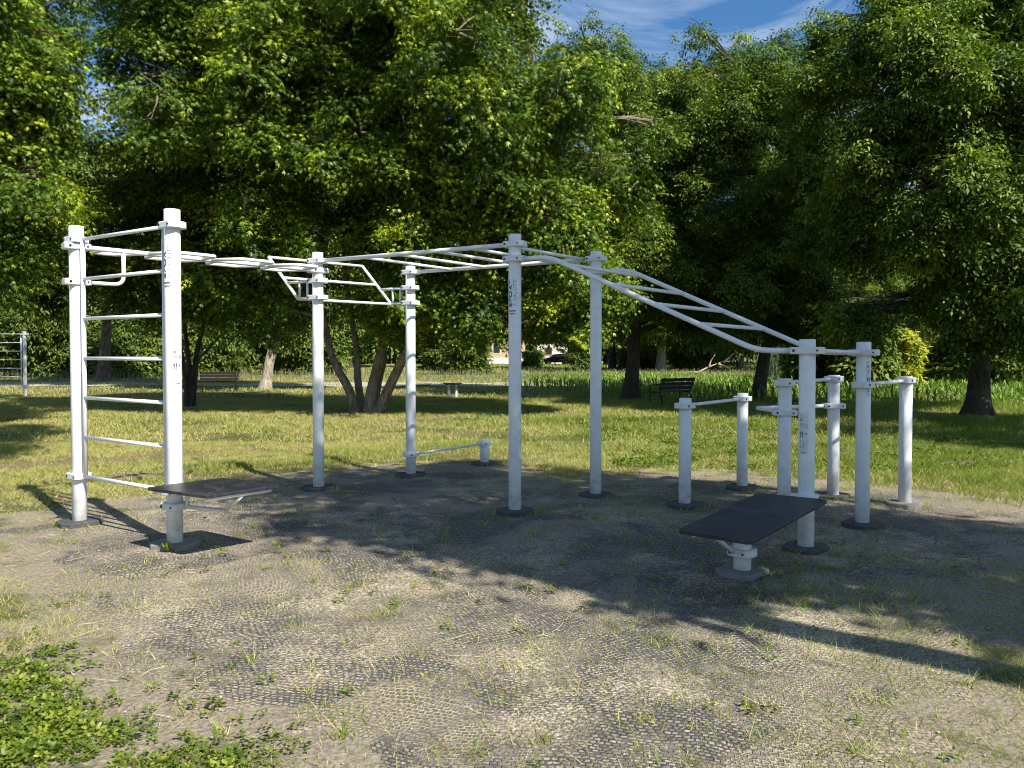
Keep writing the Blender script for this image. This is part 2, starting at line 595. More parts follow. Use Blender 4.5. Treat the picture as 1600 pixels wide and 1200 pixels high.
def poly_sd(px, py, poly):
    """signed distance to polygon, negative inside (numpy)"""
    px = np.asarray(px, dtype=float)
    py = np.asarray(py, dtype=float)
    d = np.full(px.shape, 1e9)
    inside = np.zeros(px.shape, bool)
    n = len(poly)
    for i in range(n):
        x1, y1 = poly[i]
        x2, y2 = poly[(i + 1) % n]
        ex, ey = x2 - x1, y2 - y1
        t = np.clip(((px - x1) * ex + (py - y1) * ey) / (ex * ex + ey * ey), 0, 1)
        d = np.minimum(d, np.hypot(px - x1 - t * ex, py - y1 - t * ey))
        cond = ((y1 > py) != (y2 > py)) & (px < ex * (py - y1) / (ey if abs(ey) > 1e-9 else 1e-9) + x1)
        inside ^= cond
    return np.where(inside, -d, d)


def mat_sd(x, y):
    return poly_sd(x, y, MAT_POLY) + 0.26 * vnoise(x * 2.2, y * 2.2, 3) + 0.16 * vnoise(x * 6.5, y * 6.5, 13)


def gz(x, y):
    """ground height"""
    x = np.asarray(x, dtype=float)
    y = np.asarray(y, dtype=float)
    near = np.exp(-((x / 14) ** 2 + ((y - 7) / 14) ** 2))
    return 0.016 * vnoise(x * 1.6, y * 1.6, 1) * near + 0.05 * vnoise(x * .35, y * .35, 2) * (1 - near) * np.clip((y - 12) / 10, 0, 1)


def grid_mesh(name, xs, ys, zfun, mat, attr=None, **kw):
    X, Y = np.meshgrid(xs, ys)
    Z = zfun(X, Y)
    v = np.stack([X, Y, Z], -1).reshape(-1, 3)
    nx, ny = len(xs), len(ys)
    i = np.arange(nx - 1)[None, :] + nx * np.arange(ny - 1)[:, None]
    f = np.stack([i, i + 1, i + 1 + nx, i + nx], -1).reshape(-1, 4)
    keep = None
    if attr and attr.get('keep') is not None:
        cx = (X[:-1, :-1] + X[1:, 1:]) / 2
        cy = (Y[:-1, :-1] + Y[1:, 1:]) / 2
        f = f[attr['keep'](cx, cy).ravel()]
    me = bpy.data.meshes.new(name)
    me.vertices.add(len(v))
    me.vertices.foreach_set('co', v.astype(np.float32).ravel())
    me.loops.add(f.size)
    me.loops.foreach_set('vertex_index', f.astype(np.int32).ravel())
    me.polygons.add(len(f))
    me.polygons.foreach_set('loop_start', np.arange(0, f.size, 4, dtype=np.int32))
    me.polygons.foreach_set('loop_total', np.full(len(f), 4, dtype=np.int32))
    me.polygons.foreach_set('use_smooth', np.ones(len(f), dtype=bool))
    if attr:
        a = me.attributes.new(attr['name'], 'FLOAT', 'POINT')
        a.data.foreach_set('value', attr['fun'](X, Y).astype(np.float32).ravel())
    me.materials.append(mat)
    me.update(calc_edges=True)
    me.validate()
    ob = bpy.data.objects.new(name, me)
    COL.objects.link(ob)
    return tag(ob, **kw)


def spread(a, b, lo, hi, d0, g):
    """coordinates dense between lo..hi, growing outside"""
    s = list(np.arange(lo, hi, d0))
    d, p = d0, lo
    left = []
    while p > a:
        d *= g
        p -= d
        left.append(max(p, a))
    d, p = d0, s[-1]
    right = []
    while p < b:
        d *= g
        p += d
        right.append(min(p, b))
    return np.array(left[::-1] + s + right)


grid_mesh('ground', spread(-600, 600, -9, 9, 0.12, 1.12), spread(-300, 900, 1, 16, 0.12, 1.12), gz, M['ground'],
          {'name': 'worn', 'fun': lambda x, y: np.clip(0.72 - poly_sd(x, y, MAT_POLY) * np.where(y < 6, 0.22, 0.5), 0, 1)}, kind='structure')
grid_mesh('safety_mat', np.arange(-6.4, 6.6, 0.07), np.arange(1.0, 11.6, 0.07), lambda x, y: gz(x, y) + 0.006 - 0.035 * np.clip((mat_sd(x, y) + 0.12) / 0.12, 0, 1), M['matting'],
          {'name': 'edge', 'fun': lambda x, y: np.clip(1.0 + mat_sd(x, y) * 1.3, 0, 1), 'keep': lambda x, y: mat_sd(x, y) < 0.02}, kind='structure')

# ------------------------------------------------------------------ the calisthenics rig
PB = 0.05            # top of the rubber base blocks
PR = 0.065           # post radius
u2 = Vector((0.70, 0.714, 0)).normalized()      # rig axis going away to the right
v2 = Vector((0.857, -0.515, 0)).normalized()    # rig axis coming nearer to the right
RZ_U = math.atan2(u2.y, u2.x)
RZ_V = math.atan2(v2.y, v2.x)

A = P(124.5, 812)
B = P(273.5, 846)
C_ = P(498, 759.5)
D = P(642, 739)
E = P(804.5, 795)
F = P(930.5, 770)
G = P(1259, 852)
H = P(1347, 815)
I = P(1070, 785)
J = P(1159.5, 758)
L = P(1301.5, 772)
Mp = P(1413.5, 784)
K = L - (Mp - H)
K.z = PB
N_ = P(757, 721)
O_ = P(1159.5, 888)


def at(p, z):
    return Vector((p.x, p.y, z + PB))


def octagon(sx, sy, ch):
    return [(-sx + ch, -sy), (sx - ch, -sy), (sx, -sy + ch), (sx, sy - ch), (sx - ch, sy), (-sx + ch, sy), (-sx, sy - ch), (-sx, -sy + ch)]


def circle(r, n=32):
    return [(r * math.cos(2 * PI * k / n), r * math.sin(2 * PI * k / n)) for k in range(n)]


def make_post(parent, p, h, base_mat=None, rz=None, label=None):
    mb = MB()
    M4 = Matrix.Translation((p.x, p.y, 0))
    mb.prism(circle(PR, 36), 0.02, PB + h, 0.004, M4)
    # smooth the side of the post only
    k = len(mb.f) - 3 * 36 - 2
    for i in range(36, 72):
        mb.sm[k + i] = True
    post = mb.build('post', M['white'], parent, origin=(p.x, p.y, 0), label=label)
    bb = MB()
    R4 = Matrix.Translation((p.x, p.y, 0)) @ Matrix.Rotation(RZ_U if rz is None else rz, 4, 'Z')
    bb.prism(octagon(0.185, 0.15, 0.065), -0.05, PB, 0.008, R4)
    b = bb.build('rubber_base', base_mat or M['rubber'], post, origin=(p.x, p.y, 0))
    b.location = (0, 0, 0)
    return post


def clamp(post, p, z, d, sx=0.118, mat=None, ends=True):
    """rounded steel collar round a post, long along d, with bolts on both faces"""
    d = Vector((d.x, d.y, 0)).normalized()
    rz = math.atan2(d.y, d.x)
    out = []
    r = 0.045
    hx, hy = sx, 0.083
    for cx, cy, a0 in ((hx - r, hy - r, 0), (-hx + r, hy - r, 90), (-hx + r, -hy + r, 180), (hx - r, -hy + r, 270)):
        for k in range(6):
            a = math.radians(a0 + 18 * k)
            out.append((cx + r * math.cos(a), cy + r * math.sin(a)))
    mb = MB()
    R4 = Matrix.Translation((0, 0, z + PB)) @ Matrix.Rotation(rz, 4, 'Z')
    mb.prism(out, -0.029, 0.029, 0.006, R4)
    # split line between the two half shells
    c = mb.build('clamp', M['clamp'], post)
    for sx_ in (-1, 1):
        for sy in (-1, 1):
            big = sx_ * sy > 0
            rr = 0.011 if big else 0.008
            o = [(rr * math.cos(2 * PI * k / 12), rr * math.sin(2 * PI * k / 12)) for k in range(12)]
            RR = R4 @ Matrix.Translation((sx_ * (hx - 0.043), sy * (hy + 0.0015), 0)) @ Matrix.Rotation(PI / 2, 4, 'X')
            MB().prism(o, -0.004, 0.004, 0, RR).build('bolt', M['bolt'], post)
    return c


def bar(parent, pts, r=0.02, name='bar', label=None, n=14):
    return MB().tube(pts, r, n).build(name, M['white'], parent, label=label)


def rounded(pts, rad=0.12, seg=5):
    """fillet the corners of a polyline"""
    pts = [Vector(p) for p in pts]
    out = [pts[0]]
    for i in range(1, len(pts) - 1):
        a, b, c = pts[i - 1], pts[i], pts[i + 1]
        l1, l2 = (a - b).length, (c - b).length
        r = min(rad, l1 * .45, l2 * .45)
        p1 = b + (a - b).normalized() * r
        p2 = b + (c - b).normalized() * r
        for k in range(seg + 1):
            t = k / seg
            out.append(p1 * (1 - t) ** 2 + b * 2 * t * (1 - t) + p2 * t * t)
    out.append(pts[-1])
    return out


rig = empty('calisthenics_rig', (0, 0, 0), label='large white calisthenics rig of tall posts, ladders and monkey bars on the matting', cat='workout rig')
pA = make_post(rig, A, 2.80)
pB = make_post(rig, B, 2.80, M['oldrubber'], rz=RZ_V + .3)
pC = make_post(rig, C_, 2.79)
pD = make_post(rig, D, 2.74)
pE = make_post(rig, E, 2.80)
pF = make_post(rig, F, 2.745)
pG = make_post(rig, G, 1.71)
pH = make_post(rig, H, 1.70)
pM = make_post(rig, Mp, 1.345, M['oldrubber'])
pN = make_post(rig, N_, 0.315, label='very short white post at the back end of the low bar')
pO = make_post(rig, O_, 0.36, M['oldrubber'], label='short white post carrying the low end of the sloping black board')

# --- ladder between posts A and B
ab = (B - A).normalized()
La, Lb = A + ab * 0.115, B - ab * 0.115
z0, dz = 0.425, 0.3735
ladder = empty('wall_ladder')
ladder.parent = rig
for q in (La, Lb):
    MB().tube([at(q, z0 - .0), at(q, z0 + 6 * dz)], 0.021, 16).build('rail', M['white'], ladder)
for k in range(7):
    MB().tube([at(La, z0 + k * dz), at(Lb, z0 + k * dz)], 0.017, 14).build('rung', M['white'], ladder)
clamp(pA, Vector((0, 0, 0)), z0, ab, 0.105)
clamp(pA, Vector((0, 0, 0)), z0 + 6 * dz, ab, 0.105)
clamp(pB, Vector((0, 0, 0)), z0, ab, 0.105)
clamp(pB, Vector((0, 0, 0)), z0 + 6 * dz, ab, 0.105)
Z0 = Vector((0, 0, 0))

# --- zigzag overhead ladder from A to C
ac = (C_ - A).normalized()
zA, zC = 2.605, 2.577
clamp(pA, Z0, zA, ac)
clamp(pC, Z0, zC, ac)
clamp(pA, Z0, 2.27, ac)
lenAC = (C_ - A).length


def on_ac(t, off=0.0):
    q = A + (C_ - A) * t + Vector((ac.y, -ac.x, 0)) * off
    return at(q, zA + (zC - zA) * t)


snake = MB().tube([on_ac(0.04), on_ac(0.96)], 0.024, 16).build('zigzag_ladder', M['white'], rig)
W_ = 0.33
for k in range(4):
    t0 = 0.06 if k == 0 else k * 0.25
    t1 = (k + 1) * 0.25 - (0.04 if k == 3 else 0)
    if k:
        bar(snake, rounded([on_ac(t0, 0), on_ac(t0 + .075, W_), on_ac(t1 - .035, W_), on_ac(t1 - .035, 0)], 0.05), 0.019, 'zigzag_handle')
    bar(snake, rounded([on_ac(t0 + .035, 0), on_ac(t0 + .035, -W_), on_ac(t1 - .075, -W_), on_ac(t1, 0)], 0.05), 0.019, 'zigzag_handle')
# hanging brace near A
q1 = A + ac * 0.42
bar(rig, rounded([at(q1, zA - .01), at(q1, 2.27), at(A + ac * 0.10, 2.27)], 0.09), 0.019, 'brace')

# --- monkey bars C E / D F
ce = (E - C_).normalized()
df = (F - D).normalized()
clamp(pC, Z0, 2.69, ce)
clamp(pE, Z0, 2.70, ce)
clamp(pD, Z0, 2.66, df)
clamp(pF, Z0, 2.66, df)
monkey = empty('monkey_bars')
monkey.parent = rig
bar(monkey, [at(C_ + ce * .10, 2.69), at(E - ce * .10, 2.70)], 0.024, 'rail')
bar(monkey, [at(D + df * .10, 2.66), at(F - df * .10, 2.66)], 0.024, 'rail')
for t in (0.25, 0.44, 0.63, 0.80, 0.955):
    a = C_ + (E - C_) * t
    b = D + (F - D) * t
    bar(monkey, [at(a, 2.695), at(b, 2.66)], 0.018, 'rung')

# --- leaning pull up frame beside C and D
nv = Vector((-v2.x, -v2.y, 0))
frame = empty('pull_up_frame')
frame.parent = rig
for q in (C_, D):
    bar(frame, [at(q + nv * .84, 2.79), at(q + nv * .33, 2.25)], 0.02, 'rail')
for d_, z_ in ((.84, 2.79), (.585, 2.52), (.33, 2.25)):
    bar(frame, [at(C_ + nv * d_, z_), at(D + nv * d_, z_)], 0.018, 'pull_up_bar')
for q in (C_, D):
    for zz, dd in ((2.455, .53), (2.255, .33)):
        bar(frame, [at(q + nv * .09, zz), at(q + nv * dd, zz)], 0.017, 'bracket')
    for dd in (.17, .30):
        bar(frame, [at(q + nv * dd, 2.255), at(q + nv * dd, 2.455)], 0.014, 'bracket')
for pp in (pC, pD):
    clamp(pp, Z0, 2.455, nv)
    clamp(pp, Z0, 2.255, nv)

# --- sloping ladder E G / F H
eg = (G - E).normalized()
fh = (H - F).normalized()
clamp(pE, Z0, 2.548, eg)
clamp(pF, Z0, 2.515, fh)
clamp(pG, Z0, 1.616, eg, 0.135)
clamp(pH, Z0, 1.600, fh, 0.135)


def rail(pa, pb, za, zb, t):
    t1, t2 = 0.14, 0.857
    if t < t1:
        z = za
    elif t > t2:
        z = zb
    else:
        z = za + (zb - za) * (t - t1) / (t2 - t1)
    return at(pa + (pb - pa) * t, z)


slope = empty('sloping_ladder')
slope.parent = rig
for pa, pb, za, zb in ((E, G, 2.548, 1.616), (F, H, 2.515, 1.600)):
    bar(slope, rounded([rail(pa, pb, za, zb, t) for t in (.035, .14, .857, .96)], 0.14, 7), 0.024, 'rail', n=16)
for t in (0.206, 0.369, 0.525, 0.672, 0.853):
    bar(slope, [rail(E, G, 2.548, 1.616, t), rail(F, H, 2.515, 1.600, t)], 0.018, 'rung')
gh = (H - G).normalized()
bar(rig, [at(G + gh * .06, 1.616), at(H - gh * .06, 1.60)], 0.019, 'bar')

# --- low bars
hm = (Mp - H).normalized()
bar(rig, [at(H + hm * .09, 1.297), at(Mp - hm * .09, 1.30)], 0.018, 'bar', 'bar at chest height to the outermost post')
clamp(pH, Z0, 1.297, hm)
clamp(pM, Z0, 1.305, hm)
dn = (N_ - D).normalized()
bar(rig, [at(D + dn * .09, 0.25), at(N_ - dn * .09, 0.26)], 0.016, 'bar', 'bar just above the ground')
clamp(pD, Z0, 0.25, dn, 0.1)
clamp(pN, Z0, 0.265, dn, 0.1)

# --- horizontal black jump board in front of B
zb = 0.515
cA = P(228, 761.5, zb + PB)
cB = P(321, 774.5, zb + PB)
cC = P(440, 757.5, zb + PB)
cD = cA + (cC - cB)


def board(quad, th, name, parent, rc=0.035, label=None):
    """flat board with rounded corners from four corner points (top face)"""
    q = [Vector(c) for c in quad]
    out = []
    for i in range(4):
        a, b, c = q[i - 1], q[i], q[(i + 1) % 4]
        p1 = b + (a - b).normalized() * rc
        p2 = b + (c - b).normalized() * rc
        for k in range(5):
            t = k / 4
            out.append(p1 * (1 - t) ** 2 + b * 2 * t * (1 - t) + p2 * t * t)
    nrm = (q[1] - q[0]).cross(q[2] - q[1]).normalized()
    if nrm.z < 0:
        nrm = -nrm
        out = out[::-1]
    n = len(out)
    mb = MB()
    cen = sum(out, Vector()) / n
    e = 0.003
    top = [p for p in out]
    vs = [p + (cen - p).normalized() * e - nrm * th for p in top] + [p - nrm * (th - e) for p in top] + [p - nrm * e for p in top] + [p + (cen - p).normalized() * e for p in top]
    fs = []
    for r in range(3):
        for k in range(n):
            a, b = r * n + k, r * n + (k + 1) % n
            fs.append((a, b, b + n, a + n))
    fs.append(tuple(range(n))[::-1])
    fs.append(tuple(3 * n + k for k in range(n)))
    mb.add(vs, fs)
    ob = mb.build(name, M['board'], parent, label=label)
    sc = MB()
    for fx, fy in ((.12, .15), (.5, .12), (.88, .15), (.12, .85), (.5, .88), (.88, .85), (.35, .5), (.65, .5)):
        p = q[0].lerp(q[1], fx).lerp(q[3].lerp(q[2], fx), fy)
        sc.prism([(0.005 * math.cos(2 * PI * k / 10), 0.005 * math.sin(2 * PI * k / 10)) for k in range(10)], -0.002, 0.0018, 0,
                 Matrix.Translation(p) @ nrm.to_track_quat('Z', 'Y').to_matrix().to_4x4())
    sc.build('screw', M['screw'], ob)
    return ob


jump = board([cA, cB, cC, cD], 0.024, 'jump_board', rig, label='horizontal black board fixed in front of the tall ladder post')
w1 = (cC - cB).normalized()
w0 = (cA - cB).normalized()
zt = zb + PB - .024 - .016
fa = MB()
for s in (0.07, 0.93):
    base = cB.lerp(cA, s)
    a = Vector((base.x, base.y, zt)) + w1 * .03
    b = a + w1 * ((cC - cB).length - .09)
    fa.tube([a, b], 0.016, 12)
fa.tube([Vector((*(cB + w0 * .05 + w1 * .12).xy, zt)), Vector((*(cA - w0 * .05 + w1 * .12).xy, zt))], 0.015, 12)
fa.build('board_frame', M['white'], jump)
clamp(pB, Z0, 0.305, v2, 0.105)
zl = 0.305 + PB
s0 = Vector((B.x, B.y, zl)) + w1 * .08 + w0 * -.0
arm = MB()
p_end = P(353, 798, zl - .012)
arm_d = (p_end - B).normalized()
arm_d.z = 0
arm.tube([Vector((B.x, B.y, zl)) + arm_d * .08, p_end], 0.017, 12)
arm.tube([p_end, P(378, 774, zt - .008)], 0.016, 12)
arm.tube([Vector((*(B + arm_d * .15).xy, zl)), Vector((*(B + arm_d * .15).xy, zt + .012))], 0.017, 12)
arm.build('brace', M['white'], jump)

# --- sloping black board between O and G
ou = (G - O_).normalized()
ov = Vector((-ou.y, ou.x, 0))
n1 = P(1057, 828, .352 + PB)
n2 = P(1173, 847, .352 + PB)
f1 = P(1185, 770, .452 + PB)
f2 = P(1295, 780.5, .452 + PB)
incl = board([n1, n2, f2, f1], 0.024, 'sloping_board', rig, 0.05, label='large sloping black exercise board, low end on a short post')
mb = MB()
off = Vector((0, 0, -0.042))
for s in (.16, .84):
    mb.tube([n1.lerp(n2, s).lerp(f1.lerp(f2, s), .06) + off, n1.lerp(n2, s).lerp(f1.lerp(f2, s), .93) + off], 0.016, 12)
mid1 = n1.lerp(n2, .16).lerp(f1.lerp(f2, .16), .34) + off
mid2 = n1.lerp(n2, .84).lerp(f1.lerp(f2, .84), .34) + off
mb.tube([mid1, mid2], 0.016, 12)
e1 = f1.lerp(f2, .16).lerp(n1.lerp(n2, .16), .07) + off
e2 = f1.lerp(f2, .84).lerp(n1.lerp(n2, .84), .07) + off
mb.tube([e1, e2], 0.016, 12)
mb.build('board_frame', M['white'], incl)
clamp(pO, Z0, 0.125, -ov, 0.095)
lb = MB()
lb.tube([Vector((O_.x, O_.y, .125 + PB)) - ou * .03 - Vector((.05, 0, 0)), n1.lerp(n2, .35).lerp(f1.lerp(f2, .35), .12) + off], 0.017, 12)
lb.tube([Vector((O_.x, O_.y, .125 + PB)) + Vector((.0, .05, 0)), n1.lerp(n2, .5).lerp(f1.lerp(f2, .5), .5) + off], 0.017, 12)
lb.build('brace', M['white'], incl)
clamp(pG, Z0, 0.395, gh, 0.105)

# --- separate low bar I J
low = empty('low_bar', (0, 0, 0), label='low bar between two short white posts, the pair left of the sloping board', cat='exercise bar')
pI = make_post(low, I, 1.115)
pJ = make_post(low, J, 1.11)
ij = (J - I).normalized()
bar(low, [at(I + ij * .09, 1.035), at(J - ij * .09, 1.045)], 0.018, 'bar')
clamp(pI, Z0, 1.035, ij)
clamp(pJ, Z0, 1.045, ij)

# --- dip bars K L
dip = empty('dip_bars', (0, 0, 0), label='dip station of two white posts with a straight bar above a V shaped bar', cat='exercise bar')
pK = make_post(dip, K, 1.34)
pL = make_post(dip, L, 1.345)
kl = (L - K).normalized()
bar(dip, [at(K + kl * .09, 1.295), at(L - kl * .09, 1.305)], 0.018, 'bar')
apex = P(1183, 637.5, 1.0 + PB)
bar(dip, rounded([at(K + Vector((-.02, -.05, 0)), 1.0), apex, at(L + Vector((-.09, 0, 0)), 1.0)], .03), 0.021, 'v_shaped_bar')
clamp(pK, Z0, 1.295, kl)
clamp(pL, Z0, 1.305, kl)
clamp(pK, Z0, 1.0, Vector((1, -.25, 0)))
clamp(pL, Z0, 1.0, Vector((1, -.1, 0)))


# --- writing on the posts
def wrap(mb, pts_faces, p, a0, zc):
    verts, faces = pts_faces
    r = PR + 0.0012
    vs = []
    for (tx, ty) in verts:
        a = a0 - ty / r
        vs.append((p.x + r * math.sin(a), p.y - r * math.cos(a), zc + tx))
    mb.add(vs, faces)


def text_geo(s, size, bold=0.0, spacing=1.0):
    c = bpy.data.curves.new('t', 'FONT')
    c.body = s
    c.size = size
    c.offset = bold
    c.resolution_u = 3
    c.space_character = spacing
    o = bpy.data.objects.new('t', c)
    COL.objects.link(o)
    dg = bpy.context.evaluated_depsgraph_get()
    me = bpy.data.meshes.new_from_object(o.evaluated_get(dg))
    v = [(x.co.x, x.co.y) for x in me.vertices]
    f = [tuple(p.vertices) for p in me.polygons]
    bpy.data.objects.remove(o)
    bpy.data.curves.remove(c)
    bpy.data.meshes.remove(me)
    return v, f


def rect(x0, x1, y0, y1, n=3):
    vs, fs = [], []
    for i in range(n + 1):
        y = y0 + (y1 - y0) * i / n
        vs += [(x0, y), (x1, y)]
    for i in range(n):
        fs.append((2 * i, 2 * i + 1, 2 * i + 3, 2 * i + 2))
    return vs, fs


def lettering(post, p, a0, ztop):
    """SPORT / E SALUTE reading upwards, top at height ztop"""
    t1 = text_geo('SPORT', 0.062, 0.0022, 1.08)
    t2 = text_geo('E SALUTE', 0.046, 0.0, 1.02)
    w = max(x for x, y in t1[0])
    w2 = max(x for x, y in t2[0])
    o = Vector((0, 0, 0))
    mb = MB()
    t1 = ([(x * 0.28 / w, y + .004) for x, y in t1[0]], t1[1])
    wrap(mb, t1, o, a0, ztop - .28)
    wrap(mb, rect(-.045, -.033, -.035, .042), o, a0, ztop - .28)
    mb.build('lettering', M['ink'], post)
    mb = MB()
    t2 = ([(x * 0.27 / w2, y - .043) for x, y in t2[0]], t2[1])
    wrap(mb, t2, o, a0, ztop - .27)
    wrap(mb, rect(-.075, -.06, -.03, .03), o, a0, ztop - .28)
    mb.build('lettering', M['greyink'], post)


lettering(pB, B, 0.41 - 0.78, 2.50 + PB)
lettering(pE, E, 0.0 - 0.42, 2.34 + PB)


def sticker(post, a0, ztop, w=0.075, h=0.34):
    o = Vector((0, 0, 0))
    r = random.Random(3)
    mb = MB()
    # tx is up, ty is towards the left
    wrap(mb, rect(-h, 0, -w / 2, w / 2, 6), o, a0, ztop)
    mb.build('sticker', M['sticker'], post)
    ik = MB()

    def dash(z, y0, y1, t=0.003):
        vs, fs = rect(-z - t, -z, -y1, -y0, 2)
        vv = []
        rr = PR + 0.0022
        for (tx, ty) in vs:
            a = a0 - ty / rr
            vv.append((rr * math.sin(a), -rr * math.cos(a), ztop + tx))
        ik.add(vv, fs)
    L_ = -w / 2
    dash(.012, L_ + .006, L_ + .022, .004)
    for z in (.035, .046, .055):
        dash(z, L_ + .006, L_ + .026 + .004 * r.random(), .005)
    for z in (.085, .092, .102, .110):
        y = L_ + .006
        while y < w / 2 - .012:
            d = .004 + .012 * r.random()
            dash(z, y, min(y + d, w / 2 - .006), .003)
            y += d + .004
    for y in (L_ + .012, L_ + .030):       # two standing figures
        dash(.148, y - .003, y + .003, .007)
        dash(.157, y - .006, y + .006, .018)
        dash(.177, y - .0045, y - .001, .02)
        dash(.177, y + .001, y + .0045, .02)
    dash(.165, L_ + .048, L_ + .066, .005)  # a lying figure
    dash(.160, L_ + .046, L_ + .052, .007)
    dash(.170, L_ + .056, L_ + .062, .006)
    for k in range(7):
        z = .225 + k * .0095
        dash(z, L_ + .006, w / 2 - .006 - .02 * (k % 3 == 2) * r.random(), .0028)
    dash(.318, L_ + .02, w / 2 - .02, .005)
    ik.build('sticker_print', M['ink'], post)


sticker(pB, 0.41 + 0.55, 1.66 + PB, 0.085, 0.30)
sticker(pG, -0.38 - 0.36, 1.10 + PB)
sticker(pH, -0.42 + 0.75, 1.52 + PB, 0.05, 0.32)

# where the boughs of the shading tree throw their shadows: x, y on the ground, bough height, radius
SHADE_SPOTS = [
    (1.1, 5.6, 6.0, .45), (0.5, 6.3, 6.6, .6), (-0.6, 6.6, 7.0, .5), (1.6, 6.6, 7.2, .9), (2.5, 5.7, 7.0, .6), (3.2, 4.9, 7.2, .42),
    (0.3, 7.6, 7.6, 1.1), (-1.3, 7.6, 8.0, .7), (1.7, 7.9, 8.2, 1.1), (3.0, 6.9, 7.8, 1.0), (-0.6, 8.8, 9.0, 1.1), (0.9, 9.2, 9.4, 1.1),
    (-2.0, 9.0, 9.6, 1.0), (-1.4, 10.2, 10.2, 1.0), (-2.9, 10.2, 10.4, .8), (2.3, 9.1, 9.4, .9), (0.1, 10.2, 10.4, .9), (-0.3, 10.9, 10.9, .6),
    (4.3, 6.2, 7.4, .42), (3.9, 7.4, 8.6, .4), (5.2, 5.6, 7.4, .45), (5.7, 6.7, 8.0, .55), (-2.0, 8.1, 8.8, .6), (3.9, 5.2, 7.0, .32), (4.9, 4.8, 7.2, .3), (3.1, 8.3, 9.2, .5),
]
SHADE_DENS = 9

# ------------------------------------------------------------------ foliage
def maple_leaf(rng, size):
    """five pointed lobes, each a triangle -> (15,3), tip droops; leaf grows along +x, face up"""
    out = []
    for a, l in ((-78, .52), (-38, .84), (0, 1.0), (38, .84), (78, .52)):
        a = math.radians(a + rng.uniform(-6, 6))
        l = l * size
        w = .15 * size
        cx, sx = math.cos(a), math.sin(a)
        o = Vector((.18 * size, 0, 0))
        b1 = o + Vector((-sx * w, cx * w, 0))
        b2 = o + Vector((sx * w, -cx * w, 0))
        t = o + Vector((cx * l, sx * l, -.30 * l * rng.uniform(.4, 1.4)))
        out += [b1, b2, t]
    return out


def sprig_maple(rng, n=9, size=.13, L=.48, leafscale=1.0):
    """drooping twig with opposite leaves"""
    vs, lid = [], []
    for i in range(n):
        t = (i // 2 + 1) / (n // 2 + 1)
        side = -1 if i % 2 else 1
        if i == n - 1:
            side, t = 0, 1.0
        p = Vector((L * t, 0, -.22 * L * t * t))
        az = side * rng.uniform(35, 80) + rng.uniform(-12, 12)
        pitch = rng.uniform(8, 58)
        s = size * rng.uniform(.7, 1.2) * (1 - .22 * t) * leafscale
        R = Matrix.Rotation(math.radians(az), 3, 'Z') @ Matrix.Rotation(math.radians(pitch), 3, 'Y') @ Matrix.Rotation(math.radians(rng.uniform(-35, 35)), 3, 'X')
        pet = R @ Vector((size * .55, 0, 0))
        for v in maple_leaf(rng, s):
            vs.append(p + pet + R @ v)
            lid.append((i, t))
    return np.array(vs), np.array([l[0] for l in lid]), np.array([l[1] for l in lid]), 3


def sprig_walnut(rng, n=5, size=.10, L=.30):
    """a few pinnate leaves, oval leaflets as kites"""
    vs, lid, tt = [], [], []
    k = 0
    for j in range(n):
        az0 = (j - (n - 1) / 2) * 55 + rng.uniform(-15, 15)
        R0 = Matrix.Rotation(math.radians(az0), 3, 'Z') @ Matrix.Rotation(math.radians(rng.uniform(0, 40)), 3, 'Y')
        LL = L * rng.uniform(.75, 1.2)
        for i in range(5):
            t = .35 + .65 * (i // 2) / 2
            side = (1 if i % 2 else -1) if i < 4 else 0
            if side == 0:
                t = 1.05
            p = R0 @ Vector((LL * t, 0, -.15 * LL * t * t))
            R = R0 @ Matrix.Rotation(math.radians(side * rng.uniform(45, 65)), 3, 'Z') @ Matrix.Rotation(math.radians(rng.uniform(5, 40)), 3, 'Y') @ Matrix.Rotation(math.radians(rng.uniform(-30, 30)), 3, 'X')
            s = size * rng.uniform(.8, 1.25) * (1.15 if side == 0 else 1)
            for q in ((0, 0, 0), (.45 * s, .23 * s, .03 * s), (s, 0, -.08 * s), (.45 * s, -.23 * s, .03 * s)):
                vs.append(p + R @ Vector(q))
                lid.append(k)
                tt.append(t * .6)
            k += 1
    return np.array(vs), np.array(lid), np.array(tt), 4


_r = random.Random(5)
SPRIGS = {
    'maple': [sprig_maple(_r) for _ in range(5)],
    'walnut': [sprig_walnut(_r) for _ in range(5)],
    'coarse': [sprig_walnut(_r, 5, .24, .5) for _ in range(4)],
    'bush': [sprig_walnut(_r, 5, .12, .22) for _ in range(4)],
}


